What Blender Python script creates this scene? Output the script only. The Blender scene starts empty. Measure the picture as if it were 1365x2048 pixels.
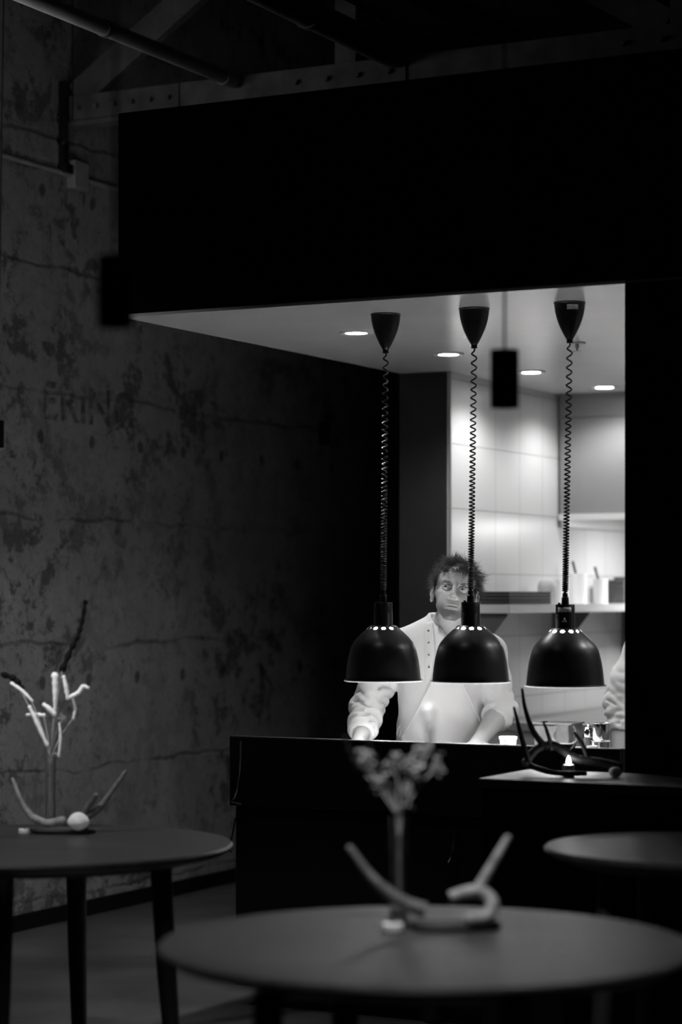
import bpy, bmesh, math, random
import numpy as np
from mathutils import Vector, Matrix

SC = bpy.context.scene
COL = SC.collection
PI = math.pi
random.seed(7)
RNG = np.random.default_rng(11)

# ------------------------------------------------------------------ camera frame numbers
F, PX0, HOR, HC = 4500.0, 682.5, 1190.0, 1.5       # focal length in px, principal x, horizon row, eye height
TH = math.radians(27.2)                            # the kitchen block stands turned by this angle
CU, SU = math.cos(TH), math.sin(TH)
A0 = (-0.825, 8.336)                               # left front corner of the kitchen block


def L(u, v, z=0.0):
    """kitchen-block coordinates (along the front, into the depth, up) to world"""
    return Vector((A0[0] + u * CU + v * SU, A0[1] - u * SU + v * CU, z))


def at(px, py, Y):
    return Vector(((px - PX0) / F * Y, Y, HC - (py - HOR) / F * Y))


# ------------------------------------------------------------------ materials
def mat(name, c, rough=0.5, metal=0.0, bump=0.0, bscale=40.0, var=0.0, vscale=8.0, spec=0.5, emit=0.0,
        trans=0.0, attr=None, coat=0.0, sheen=0.0, stretch=None):
    m = bpy.data.materials.new(name)
    m.use_nodes = True
    nt = m.node_tree
    p = nt.nodes['Principled BSDF']
    p.inputs['Base Color'].default_value = (c, c, c, 1)
    p.inputs['Roughness'].default_value = rough
    p.inputs['Metallic'].default_value = metal
    p.inputs['Specular IOR Level'].default_value = spec
    if coat:
        p.inputs['Coat Weight'].default_value = coat
        p.inputs['Coat Roughness'].default_value = 0.15
    if sheen:
        p.inputs['Sheen Weight'].default_value = sheen
    if trans:
        p.inputs['Transmission Weight'].default_value = trans
        p.inputs['IOR'].default_value = 1.45
    if emit:
        p.inputs['Emission Color'].default_value = (1, 1, 1, 1)
        p.inputs['Emission Strength'].default_value = emit
    tc = nt.nodes.new('ShaderNodeTexCoord')
    src = tc.outputs['Object']
    if stretch:
        mp = nt.nodes.new('ShaderNodeMapping')
        mp.inputs['Scale'].default_value = stretch
        nt.links.new(src, mp.inputs['Vector'])
        src = mp.outputs['Vector']
    if bump:
        n = nt.nodes.new('ShaderNodeTexNoise')
        n.inputs['Scale'].default_value = bscale
        n.inputs['Detail'].default_value = 5
        nt.links.new(src, n.inputs['Vector'])
        b = nt.nodes.new('ShaderNodeBump')
        b.inputs['Strength'].default_value = bump
        b.inputs['Distance'].default_value = 0.01
        nt.links.new(n.outputs['Fac'], b.inputs['Height'])
        nt.links.new(b.outputs['Normal'], p.inputs['Normal'])
    if var:
        n = nt.nodes.new('ShaderNodeTexNoise')
        n.inputs['Scale'].default_value = vscale
        n.inputs['Detail'].default_value = 6
        nt.links.new(src, n.inputs['Vector'])
        r = nt.nodes.new('ShaderNodeValToRGB')
        lo, hi = max(c * (1 - var), 0), c * (1 + var)
        r.color_ramp.elements[0].position = 0.35
        r.color_ramp.elements[1].position = 0.65
        r.color_ramp.elements[0].color = (lo, lo, lo, 1)
        r.color_ramp.elements[1].color = (hi, hi, hi, 1)
        nt.links.new(n.outputs['Fac'], r.inputs['Fac'])
        nt.links.new(r.outputs['Color'], p.inputs['Base Color'])
    if attr:
        a = nt.nodes.new('ShaderNodeAttribute')
        a.attribute_name = attr
        n = nt.nodes.new('ShaderNodeTexNoise')
        n.inputs['Scale'].default_value = 260
        n.inputs['Detail'].default_value = 3
        nt.links.new(tc.outputs['Object'], n.inputs['Vector'])
        mr = nt.nodes.new('ShaderNodeMapRange')
        mr.inputs['From Min'].default_value = 0.3
        mr.inputs['From Max'].default_value = 0.7
        mr.inputs['To Min'].default_value = 0.86
        mr.inputs['To Max'].default_value = 1.1
        nt.links.new(n.outputs['Fac'], mr.inputs['Value'])
        mx = nt.nodes.new('ShaderNodeVectorMath')
        mx.operation = 'SCALE'
        nt.links.new(a.outputs['Color'], mx.inputs[0])
        nt.links.new(mr.outputs['Result'], mx.inputs['Scale'])
        nt.links.new(mx.outputs['Vector'], p.inputs['Base Color'])
    return m


def nodes_helper(m):
    nt = m.node_tree

    def new(t, **kw):
        n = nt.nodes.new(t)
        for k, v in kw.items():
            if hasattr(n, k):
                setattr(n, k, v)
        return n

    def math_(op, a, b=None):
        n = nt.nodes.new('ShaderNodeMath')
        n.operation = op
        for i, x in enumerate((a, b)):
            if x is None:
                continue
            if isinstance(x, (int, float)):
                n.inputs[i].default_value = x
            else:
                nt.links.new(x, n.inputs[i])
        return n.outputs[0]
    return nt, new, math_


def concrete(name):
    """old painted concrete: peeled patches, board seams, tie holes"""
    m = mat(name, 0.2, 0.9, spec=0.2)
    nt, new, M = nodes_helper(m)
    p = nt.nodes['Principled BSDF']
    tc = new('ShaderNodeTexCoord')
    co = tc.outputs['Object']
    sep = new('ShaderNodeSeparateXYZ')
    nt.links.new(co, sep.inputs[0])
    y, z = sep.outputs[1], sep.outputs[2]

    def noise(scale, detail, rough=0.5, stretch=None, seed=0):
        n = new('ShaderNodeTexNoise')
        n.inputs['Scale'].default_value = scale
        n.inputs['Detail'].default_value = detail
        n.inputs['Roughness'].default_value = rough
        mp = new('ShaderNodeMapping')
        mp.inputs['Location'].default_value = (seed * 3.1, seed * 1.7, seed * 2.3)
        mp.inputs['Scale'].default_value = stretch or (1, 1, 1)
        nt.links.new(co, mp.inputs[0])
        nt.links.new(mp.outputs[0], n.inputs['Vector'])
        return n.outputs['Fac']

    def step(x, a, b):
        n = new('ShaderNodeMapRange')
        n.clamp = True
        nt.links.new(x, n.inputs['Value'])
        n.inputs['From Min'].default_value = a
        n.inputs['From Max'].default_value = b
        return n.outputs['Result']
    big = noise(0.9, 3, 0.5, seed=1)
    peel = noise(6.5, 11, 0.74, seed=2)
    peel2 = noise(19.0, 6, 0.7, seed=12)
    mott = noise(2.6, 8, 0.7, seed=13)
    fine = noise(38, 4, 0.6, seed=3)
    streak = noise(4.0, 5, 0.6, stretch=(1, 2.2, 0.35), seed=4)
    zone = step(big, 0.44, 0.58)
    patches = M('MULTIPLY', step(peel, 0.52, 0.56), M('ADD', 0.25, M('MULTIPLY', zone, 0.75)))
    spots = M('MULTIPLY', step(peel2, 0.56, 0.60), M('ADD', 0.4, M('MULTIPLY', step(mott, 0.45, 0.58), 0.6)))
    # seams every 0.58 m with a wavering line
    wob = M('MULTIPLY', M('SUBTRACT', noise(1.6, 4, 0.6, seed=5), 0.5), 0.16)
    fr = M('FRACT', M('DIVIDE', M('ADD', z, M('ADD', wob, 0.18)), 0.58))
    seam = M('SUBTRACT', 1.0, step(M('ABSOLUTE', M('SUBTRACT', fr, 0.5)), 0.006, 0.022))
    seam = M('MULTIPLY', seam, step(noise(2.3, 3, 0.5, seed=8), 0.4, 0.55))
    # tie holes
    fy = M('SUBTRACT', M('FRACT', M('DIVIDE', M('ADD', y, wob), 0.41)), 0.5)
    fz = M('SUBTRACT', M('FRACT', M('DIVIDE', M('ADD', z, 0.58), 1.12)), 0.5)
    fz = M('MULTIPLY', fz, 1.16 / 0.41 * 0.75)
    dist = M('SQRT', M('ADD', M('MULTIPLY', fy, fy), M('MULTIPLY', fz, fz)))
    hole = M('SUBTRACT', 1.0, step(dist, 0.045, 0.075))
    tone = M('ADD', 0.08, M('ADD', M('MULTIPLY', streak, 0.10), M('MULTIPLY', mott, 0.12)))
    tone = M('ADD', tone, M('MULTIPLY', M('SUBTRACT', fine, 0.3), 0.12))
    for mask, k in ((patches, 0.6), (spots, 0.42), (seam, 0.45), (hole, 0.65)):
        tone = M('MULTIPLY', tone, M('SUBTRACT', 1.0, M('MULTIPLY', mask, k)))
    cb = new('ShaderNodeCombineXYZ')
    for i in range(3):
        nt.links.new(tone, cb.inputs[i])
    nt.links.new(cb.outputs[0], p.inputs['Base Color'])
    b = new('ShaderNodeBump')
    b.inputs['Strength'].default_value = 0.45
    b.inputs['Distance'].default_value = 0.02
    nt.links.new(M('SUBTRACT', M('MULTIPLY', fine, 0.5), M('ADD', M('MULTIPLY', patches, 0.35), seam)), b.inputs['Height'])
    nt.links.new(b.outputs['Normal'], p.inputs['Normal'])
    return m


def tiles(name, c, size, axis_h, off=(0, 0)):
    m = mat(name, c, 0.28, spec=0.45)
    nt, new, M = nodes_helper(m)
    p = nt.nodes['Principled BSDF']
    tc = new('ShaderNodeTexCoord')
    sep = new('ShaderNodeSeparateXYZ')
    nt.links.new(tc.outputs['Object'], sep.inputs[0])
    cb = new('ShaderNodeCombineXYZ')
    nt.links.new(M('ADD', sep.outputs[axis_h], off[0]), cb.inputs[0])
    nt.links.new(M('ADD', sep.outputs[2], off[1]), cb.inputs[1])
    br = new('ShaderNodeTexBrick')
    br.offset = 0.0
    br.squash = 1.0
    br.inputs['Scale'].default_value = 1.0
    br.inputs['Brick Width'].default_value = size
    br.inputs['Row Height'].default_value = size
    br.inputs['Mortar Size'].default_value = 0.0028
    br.inputs['Mortar Smooth'].default_value = 0.3
    br.inputs['Color1'].default_value = (c, c, c, 1)
    br.inputs['Color2'].default_value = (c * 0.94, c * 0.94, c * 0.94, 1)
    br.inputs['Mortar'].default_value = (c * 0.5, c * 0.5, c * 0.5, 1)
    nt.links.new(cb.outputs[0], br.inputs['Vector'])
    nt.links.new(br.outputs['Color'], p.inputs['Base Color'])
    b = new('ShaderNodeBump')
    b.inputs['Strength'].default_value = 0.4
    b.inputs['Distance'].default_value = 0.003
    b.invert = True
    nt.links.new(br.outputs['Fac'], b.inputs['Height'])
    nt.links.new(b.outputs['Normal'], p.inputs['Normal'])
    return m


MT = dict(
    concrete=concrete('old_concrete'),
    floor=mat('dark_concrete_floor', 0.075, 0.55, bump=0.15, bscale=14, var=0.35, vscale=2.2),
    roof=mat('roof_boards', 0.14, 0.9, var=0.3, vscale=3, bump=0.2, bscale=12),
    steelpaint=mat('painted_truss', 0.11, 0.7, var=0.3, vscale=9),
    pipe=mat('pale_pipe', 0.24, 0.6, var=0.15, vscale=6),
    black=mat('black_board', 0.006, 0.85, spec=0.06),
    dark=mat('charcoal_paint', 0.027, 0.8, spec=0.2, var=0.12, vscale=3),
    soffit=mat('white_plaster', 0.86, 0.22, spec=0.5, var=0.03, vscale=3, bump=0.03, bscale=3),
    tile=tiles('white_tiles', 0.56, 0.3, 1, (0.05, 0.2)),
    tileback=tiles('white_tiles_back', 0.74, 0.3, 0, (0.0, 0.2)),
    steel=mat('brushed_steel', 0.68, 0.38, 0.4, var=0.05, vscale=5, stretch=(1, 1, 14)),
    steeldull=mat('dull_steel', 0.42, 0.5, 0.6, var=0.08, vscale=4),
    worktop=mat('grey_worktop', 0.22, 0.45, 0.3, var=0.05, vscale=4),
    panmat=mat('dark_steel_pan', 0.05, 0.5, 0.5, var=0.2, vscale=12),
    hood=mat('hood_steel', 0.24, 0.5, 0.35, var=0.06, vscale=2),
    enamel=mat('black_enamel', 0.008, 0.36, spec=0.5, bump=0.02, bscale=30),
    plastic=mat('black_plastic', 0.01, 0.35),
    rubber=mat('black_cord', 0.012, 0.5),
    liner=mat('white_enamel', 0.85, 0.4),
    bulb=mat('glowing_bulb', 0.9, 0.4, emit=30.0),
    lens=mat('lit_lens', 0.9, 0.4, emit=45.0),
    hoodlens=mat('hood_lens', 0.9, 0.4, emit=2.0),
    ring=mat('white_ring', 0.7, 0.4),
    sticker=mat('grey_sticker', 0.7, 0.6, var=0.35, vscale=220),
    mark=mat('white_mark', 0.8, 0.6),
    counter=mat('black_counter', 0.012, 0.45, spec=0.3),
    edge=mat('dark_steel_edge', 0.30, 0.22, 0.9),
    chrome=mat('polished_steel', 0.55, 0.12, 1.0),
    wood=mat('dark_stained_wood', 0.028, 0.42, var=0.3, vscale=3, stretch=(1, 9, 9), bump=0.05, bscale=30, spec=0.35),
    woodleg=mat('black_stained_legs', 0.015, 0.6, spec=0.25),
    antlermid=mat('pale_antler', 0.22, 0.65, var=0.35, vscale=30, bump=0.25, bscale=90),
    antler=mat('weathered_antler', 0.09, 0.65, var=0.35, vscale=30, bump=0.25, bscale=90),
    antlerdark=mat('dark_antler', 0.018, 0.6, var=0.4, vscale=30, bump=0.25, bscale=90),
    pale=mat('pale_petal', 0.72, 0.7, var=0.12, vscale=60),
    flower=mat('dried_flower', 0.2, 0.8, var=0.2, vscale=60),
    twig=mat('dark_twig', 0.006, 0.9, spec=0.1),
    stem=mat('dry_stem', 0.25, 0.75, var=0.2, vscale=60),
    slate=mat('black_tray', 0.012, 0.6),
    stone=mat('pale_stone', 0.8, 0.6, var=0.2, vscale=25, bump=0.2, bscale=60),
    wax=mat('white_wax', 0.8, 0.5),
    flame=mat('candle_flame', 0.9, 0.5, emit=40.0),
    glass=mat('clear_glass', 1.0, 0.03, trans=1.0),
    frosted=mat('frosted_plastic', 0.8, 0.5, trans=0.35),
    tubplastic=mat('tub_plastic', 0.45, 0.5, var=0.12, vscale=40),
    bracket=mat('dark_bracket', 0.10, 0.5, 0.3),
    greyjar=mat('grey_jar', 0.36, 0.6),
    whiteplastic=mat('white_plastic', 0.8, 0.45),
    jacket=mat('white_cotton', 0.84, 0.9, spec=0.15, bump=0.25, bscale=24, sheen=0.1),
    apron=mat('white_apron_cloth', 0.80, 0.9, spec=0.15, bump=0.16, bscale=16, sheen=0.1),
    stud=mat('metal_stud', 0.25, 0.35, 0.8),
    trousers=mat('black_trousers', 0.02, 0.9, bump=0.2, bscale=20),
    shoe=mat('black_leather', 0.015, 0.4),
    skin=mat('skin', 0.45, 0.5, attr='tone', spec=0.35, bump=0.12, bscale=220),
    hair=mat('brown_hair', 0.060, 0.45, spec=0.5, var=0.5, vscale=90),
    hair2=mat('dark_hair', 0.03, 0.5, spec=0.5, var=0.4, vscale=90),
    eyewhite=mat('eye_white', 0.32, 0.2, coat=0.5),
    iris=mat('eye_iris', 0.035, 0.15, coat=0.6),
    darkbox=mat('dark_box', 0.07, 0.6, var=0.2, vscale=20),
    tray=mat('black_food_tray', 0.02, 0.5),
)


def letter_mat():
    m = mat('faded_lettering', 0.085, 0.95, spec=0.1)
    nt, new, M = nodes_helper(m)
    p = nt.nodes['Principled BSDF']
    tc = new('ShaderNodeTexCoord')
    n = new('ShaderNodeTexNoise')
    n.inputs['Scale'].default_value = 16
    n.inputs['Detail'].default_value = 6
    n.inputs['Roughness'].default_value = 0.65
    nt.links.new(tc.outputs['Object'], n.inputs['Vector'])
    r = new('ShaderNodeMapRange')
    r.inputs['From Min'].default_value = 0.40
    r.inputs['From Max'].default_value = 0.60
    r.inputs['To Min'].default_value = 0.8
    r.inputs['To Max'].default_value = 0.0
    nt.links.new(n.outputs['Fac'], r.inputs['Value'])
    nt.links.new(r.outputs['Result'], p.inputs['Alpha'])
    return m


MT['letter'] = letter_mat()

# ------------------------------------------------------------------ objects and tags
def tag(o, label=None, cat=None, group=None, kind=None):
    if label:
        o['label'] = label
    if cat:
        o['category'] = cat
    if group:
        o['group'] = group
    if kind:
        o['kind'] = kind
    return o


def empty(name, loc, rz=0.0, rot=None):
    o = bpy.data.objects.new(name, None)
    COL.objects.link(o)
    o.location = loc
    o.rotation_euler = rot or (0, 0, rz)
    o.empty_display_size = 0.1
    return o


class MB:
    """collects shapes into one mesh"""

    def __init__(self):
        self.bm = bmesh.new()

    def box(self, x0, x1, y0, y1, z0, z1):
        v = [self.bm.verts.new(p) for p in ((x0, y0, z0), (x1, y0, z0), (x1, y1, z0), (x0, y1, z0),
                                            (x0, y0, z1), (x1, y0, z1), (x1, y1, z1), (x0, y1, z1))]
        for f in ((3, 2, 1, 0), (4, 5, 6, 7), (0, 1, 5, 4), (1, 2, 6, 5), (2, 3, 7, 6), (3, 0, 4, 7)):
            self.bm.faces.new([v[i] for i in f])
        return self

    def bar(self, p0, p1, w, h, up=(0, 0, 1)):
        p0, p1 = Vector(p0), Vector(p1)
        d = (p1 - p0).normalized()
        s = d.cross(Vector(up))
        s = s.normalized() if s.length > 1e-6 else Vector((1, 0, 0))
        t = s.cross(d)
        v = []
        for p in (p0, p1):
            for a, b in ((-1, -1), (1, -1), (1, 1), (-1, 1)):
                v.append(self.bm.verts.new(p + s * a * w / 2 + t * b * h / 2))
        for f in ((3, 2, 1, 0), (4, 5, 6, 7), (0, 1, 5, 4), (1, 2, 6, 5), (2, 3, 7, 6), (3, 0, 4, 7)):
            self.bm.faces.new([v[i] for i in f])
        return self

    def tube(self, pts, rad, n=10, cap=True, flat=1.0):
        pts = [Vector(p) for p in pts]
        if isinstance(rad, (int, float)):
            rad = [rad] * len(pts)
        rings, ref = [], None
        for i, p in enumerate(pts):
            d = (pts[min(i + 1, len(pts) - 1)] - pts[max(i - 1, 0)]).normalized()
            if ref is None:
                ref = Vector((0, 0, 1)) if abs(d.z) < 0.9 else Vector((1, 0, 0))
            s = (ref - d * ref.dot(d))
            s = s.normalized() if s.length > 1e-5 else d.orthogonal().normalized()
            ref = s
            t = d.cross(s)
            rings.append([self.bm.verts.new(p + (s * math.cos(2 * PI * k / n) * flat + t * math.sin(2 * PI * k / n)) * rad[i]) for k in range(n)])
        for a, b in zip(rings, rings[1:]):
            for k in range(n):
                self.bm.faces.new((a[k], a[(k + 1) % n], b[(k + 1) % n], b[k]))
        if cap:
            self.bm.faces.new(rings[0][::-1])
            self.bm.faces.new(rings[-1])
        return self

    def lathe(self, prof, n=32, c=(0, 0, 0), skip=None, close=False):
        """prof: list of (r, z); skip(i, k) leaves a quad out"""
        c = Vector(c)
        rings = []
        for r, z in prof:
            if r < 1e-6:
                rings.append([self.bm.verts.new(c + Vector((0, 0, z)))])
            else:
                rings.append([self.bm.verts.new(c + Vector((r * math.cos(2 * PI * k / n), r * math.sin(2 * PI * k / n), z))) for k in range(n)])
        pairs = list(zip(rings, rings[1:]))
        if close:
            pairs.append((rings[-1], rings[0]))
        for i, (a, b) in enumerate(pairs):
            for k in range(n):
                if skip and skip(i, k):
                    continue
                k2 = (k + 1) % n
                if len(a) == 1:
                    self.bm.faces.new((a[0], b[k2], b[k]))
                elif len(b) == 1:
                    self.bm.faces.new((a[k], a[k2], b[0]))
                else:
                    self.bm.faces.new((a[k], a[k2], b[k2], b[k]))
        return self

    def blob(self, c, r, n=14, rot=None, lump=0.0, seed=0):
        """an uneven ellipsoid"""
        c = Vector(c)
        rx, ry, rz = (r, r, r) if isinstance(r, (int, float)) else r
        m = max(6, n // 2)
        R = rot or Matrix.Identity(3)
        rings = []
        for i in range(m + 1):
            t = PI * i / m
            cnt = 1 if i in (0, m) else n
            ring = []
            for k in range(cnt):
                a = 2 * PI * k / n
                d = Vector((math.sin(t) * math.cos(a), math.sin(t) * math.sin(a), math.cos(t)))
                q = 1 + lump * (math.sin(3.1 * d.x + seed) + math.sin(4.3 * d.y + 2 * seed) + math.sin(3.7 * d.z + 1.3 * seed)) / 3
                ring.append(self.bm.verts.new(c + R @ Vector((d.x * rx * q, d.y * ry * q, d.z * rz * q))))
            rings.append(ring)
        for a, b in zip(rings, rings[1:]):
            for k in range(n):
                k2 = (k + 1) % n
                if len(a) == 1:
                    self.bm.faces.new((a[0], b[k], b[k2]))
                elif len(b) == 1:
                    self.bm.faces.new((a[k], b[0], a[k2]))
                else:
                    self.bm.faces.new((a[k], b[k], b[k2], a[k2]))
        return self

    def build(self, name, m, parent=None, loc=None, rz=0.0, smooth=True, bevel=0.0, keep_normals=False):
        if not keep_normals:
            bmesh.ops.recalc_face_normals(self.bm, faces=self.bm.faces)
        me = bpy.data.meshes.new(name)
        self.bm.to_mesh(me)
        self.bm.free()
        me.materials.append(m)
        if smooth:
            me.polygons.foreach_set('use_smooth', [True] * len(me.polygons))
            me.set_sharp_from_angle(angle=math.radians(38))
        o = bpy.data.objects.new(name, me)
        COL.objects.link(o)
        if parent is not None:
            o.parent = parent
        if loc is not None:
            o.location = loc
        o.rotation_euler = (0, 0, rz)
        if bevel:
            b = o.modifiers.new('Bevel', 'BEVEL')
            b.width = bevel
            b.segments = 2
            b.limit_method = 'ANGLE'
        return o


def kids(o):
    return [c for c in bpy.data.objects if c.parent == o]


def copy_tree(o, parent=None):
    c = o.copy()
    COL.objects.link(c)
    if parent is not None:
        c.parent = parent
    for ch in kids(o):
        copy_tree(ch, c)
    return c


O3 = L(0, 0, 0)
RZ = -TH


def setting(name, mb, m, label=None, cat=None, smooth=False, bevel=0.0):
    o = mb.build(name, m, None, O3, RZ, smooth=smooth, bevel=bevel)
    o['kind'] = 'structure'
    tag(o, label, cat)
    return o


# ------------------------------------------------------------------ the setting
setting('floor', MB().box(-1.6, 7, -11, 9, -0.1, 0), MT['floor'], 'dark polished concrete floor under the tables', 'floor')
setting('ceiling', MB().box(-1.6, 7, -11, 9, 4.9, 5.0), MT['roof'], 'dark boarded roof above the trusses', 'ceiling')
wl = setting('wall_left', MB().box(-1.6, -1.34, -11, 9, 0, 4.9), MT['concrete'], 'old stained concrete wall with faded painted letters', 'wall')
setting('wall_back', MB().box(-1.34, 7, 8.7, 9, 0, 4.9), MT['roof'], 'dark far wall behind the roof truss', 'wall')
setting('baseboard_left', MB().box(-1.34, -1.315, -9, 8.7, 0, 0.07), MT['black'], 'black skirting along the foot of the concrete wall', 'skirting')

# faded letters on the concrete wall
cu = bpy.data.curves.new('lettering', 'FONT')
cu.body = 'ERING'
cu.size = 0.245
cu.offset = 0.004
cu.space_character = 1.02
tmp = bpy.data.objects.new('lettering_source', cu)
COL.objects.link(tmp)
bpy.context.view_layer.update()
me = bpy.data.meshes.new_from_object(tmp.evaluated_get(bpy.context.evaluated_depsgraph_get()))
bpy.data.objects.remove(tmp)
me.materials.clear()
me.materials.append(MT['letter'])
w = max(v.co.x for v in me.vertices) - min(v.co.x for v in me.vertices)
for v in me.vertices:
    x, y = v.co.x, v.co.y
    v.co = (-1.3385, 1.43 + x * 0.76 / w, 2.305 + y)
lt = bpy.data.objects.new('lettering', me)
COL.objects.link(lt)
lt.parent = wl
lt['label'] = 'faded dark painted letters'
lt['kind'] = 'structure'

# kitchen block
setting('bulkhead', MB().box(0, 5.0, 0, 5.4, 2.54, 3.284), MT['black'], 'black boxed bulkhead hanging over the kitchen pass', 'bulkhead')
setting('ceiling_kitchen', MB().box(0.004, 5.0, 0.012, 5.3, 2.53, 2.54), MT['soffit'], 'white plaster ceiling above the heat lamps', 'ceiling')
setting('wall_front', MB().box(1.982, 5.0, 0.0, 0.22, 0, 2.53), MT['black'], 'black wall panel right of the pass opening', 'wall')
setting('wall_partition', MB().box(0.0, 0.24, 2.40, 5.4, 0, 2.53), MT['dark'], 'charcoal end of the kitchen side wall behind the chef', 'wall')
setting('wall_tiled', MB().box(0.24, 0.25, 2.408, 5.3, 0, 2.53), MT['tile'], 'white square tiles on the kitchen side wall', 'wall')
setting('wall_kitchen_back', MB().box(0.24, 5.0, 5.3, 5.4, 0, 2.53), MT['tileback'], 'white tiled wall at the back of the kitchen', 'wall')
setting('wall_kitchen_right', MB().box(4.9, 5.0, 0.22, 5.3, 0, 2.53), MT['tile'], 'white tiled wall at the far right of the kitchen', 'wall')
setting('trim_1', MB().box(0.25, 0.262, 2.40, 2.412, 0, 2.53), MT['steeldull'], 'thin metal edge strip where the tiles begin', 'trim')

# ------------------------------------------------------------------ roof truss, pipes, conduit
tr = empty('roof_truss', L(-1.34, 1.66, 3.6), RZ)
tag(tr, 'pale painted roof truss crossing above the black bulkhead', 'roof truss', kind='structure')
MB().box(0.0, 6.5, -0.04, 0.04, 0.08, 0.20).box(0, 6.5, -0.055, 0.055, 0.06, 0.08).build('bottom_chord', MT['steelpaint'], tr, smooth=False)
MB().box(0.0, 6.5, -0.04, 0.04, 1.0, 1.12).build('top_chord', MT['steelpaint'], tr, smooth=False)
for x0, z0, x1, z1 in ((0.05, 0.2, 1.35, 1.05), (2.9, 0.2, 1.55, 1.05), (3.1, 0.2, 4.3, 1.05)):
    MB().bar((x0, -0.005, z0), (x1, -0.005, z1), 0.05, 0.13).build('diagonal_brace', MT['steelpaint'], tr, smooth=False)
for x in (1.45, 2.97, 4.35):
    MB().box(x - 0.05, x + 0.05, -0.03, 0.03, 0.2, 1.0).build('upright', MT['steelpaint'], tr, smooth=False)
for x0, x1 in ((0.04, 0.62), (1.15, 1.75), (2.65, 3.3)):
    pl = MB().box(x0, x1, -0.052, -0.04, 0.085, 0.195).build('bolted_plate', MT['steelpaint'], tr, smooth=False)
    nb = 6 if x0 < 0.1 else 4
    for i in range(nb):
        x = x0 + (i + 0.5) * (x1 - x0) / nb
        MB().tube([(x, -0.075, 0.135), (x, -0.051, 0.135)], 0.011, 8).build('bolt', MT['steelpaint'], pl)
bk = MB().box(-0.01, 0.03, -0.09, -0.055, -0.12, 0.26).box(0.0, 0.05, -0.1, -0.045, -0.16, -0.12)
bk.tube([(0.02, -0.1, -0.02 + 0.05 * math.sin(a)) if False else (0.02 + 0.03 * math.cos(a), -0.1, 0.04 + 0.07 * math.sin(a)) for a in np.linspace(0, 2 * PI, 14)], 0.008, 6)
bk.build('wall_bracket', MT['plastic'], tr, smooth=False)

# the truss sits well inside the roof, rafters run the other way
for i, u in enumerate((-0.75, 0.25, 1.25, 2.25, 3.25)):
    r = MB().box(u - 0.04, u + 0.04, -2.0, 8.6, 4.72, 4.9).build('roof_rafter', MT['steelpaint'], None, O3, RZ, smooth=False)
    tag(r, 'dark rafter running under the roof boards above the truss', 'rafter', 'rafters under the roof', 'structure')


def pipe(name, pts, r, label, cat, m='pipe', coupling=None):
    o = MB().tube([L(*p) for p in pts], r, 20).build(name, MT[m])
    tag(o, label, cat)
    return o


p1 = MB().tube([(0, -1.6, 0), (0, 1.6, 0)], 0.032, 22).build('ceiling_pipe', MT['pipe'], None, L(-0.43, 0.0, 3.775), RZ)
tag(p1, 'long pale pipe running up to the truss, upper left', 'pipe')
MB().tube([(0, 1.5, 0), (0, 1.58, 0)], 0.038, 22).build('coupling', MT['pipe'], p1)
MB().tube([(0, 0.55, 0), (0, 0.58, 0)], 0.036, 22).build('clamp', MT['steelpaint'], p1)
p2 = MB().tube([(0, -1.6, 0), (0, 1.58, 0)], 0.058, 24).build('ceiling_duct', MT['steelpaint'], None, L(0.364, 0.0, 3.80), RZ)
tag(p2, 'thick dark round duct ending at the truss above the bulkhead', 'duct')
MB().tube([(0, 0.8, 0), (0, 0.84, 0)], 0.064, 24).tube([(0, 0.82, 0.05), (0, 0.82, 1.08)], 0.005, 6).build('hanger', MT['steelpaint'], p2)
p3 = MB().tube([(0, 0.6, 0), (0, 1.9, 0)], 0.016, 14).build('ceiling_pipe', MT['steelpaint'], None, L(0.49, -0.1, 3.87), RZ)
tag(p3, 'thin short pipe just above the thick round duct', 'pipe')
MB().tube([(0, 1.35, 0), (0, 1.41, 0)], 0.021, 14).build('coupling', MT['steelpaint'], p3)
MB().tube([(0, 1.8, 0), (0, 1.91, 0)], 0.021, 14).build('coupling', MT['steelpaint'], p3)
hc_ = at(145, 240, 10.2)
hcb = MB().tube([(0, 0, 0), (0, 0, 4.9 - hc_.z)], 0.004, 8).build('hanging_cable', MT['rubber'], None, hc_)
tag(hcb, 'thin dark cable dropping to the bracket where truss meets wall', 'cable')

cd = MB().tube([(0.016, -4, 0), (0.016, 1.64, 0)], 0.012, 10).tube([(0.016, 1.74, 0), (0.016, 5, 0)], 0.012, 10).build('wall_conduit', MT['pipe'], None, L(-1.34, 0, 3.44), RZ)
tag(cd, 'pale conduit pipe running along the concrete wall', 'conduit')
MB().box(0, 0.05, 1.63, 1.75, -0.06, 0.07).build('junction_box', MT['pipe'], cd, bevel=0.006)

# ------------------------------------------------------------------ recessed downlights and sprinkler
def downlight(u, v):
    t = empty('downlight', L(u, v, 2.53), RZ)
    MB().lathe([(0.044, -0.006), (0.062, -0.008), (0.066, -0.004), (0.066, 0.0), (0.044, 0.0)], 40, close=True).build('trim_ring', MT['ring'], t)
    MB().lathe([(0.0, -0.004), (0.044, -0.004), (0.044, 0), (0, 0)], 40).build('lens', MT['lens'], t)
    return t


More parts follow.
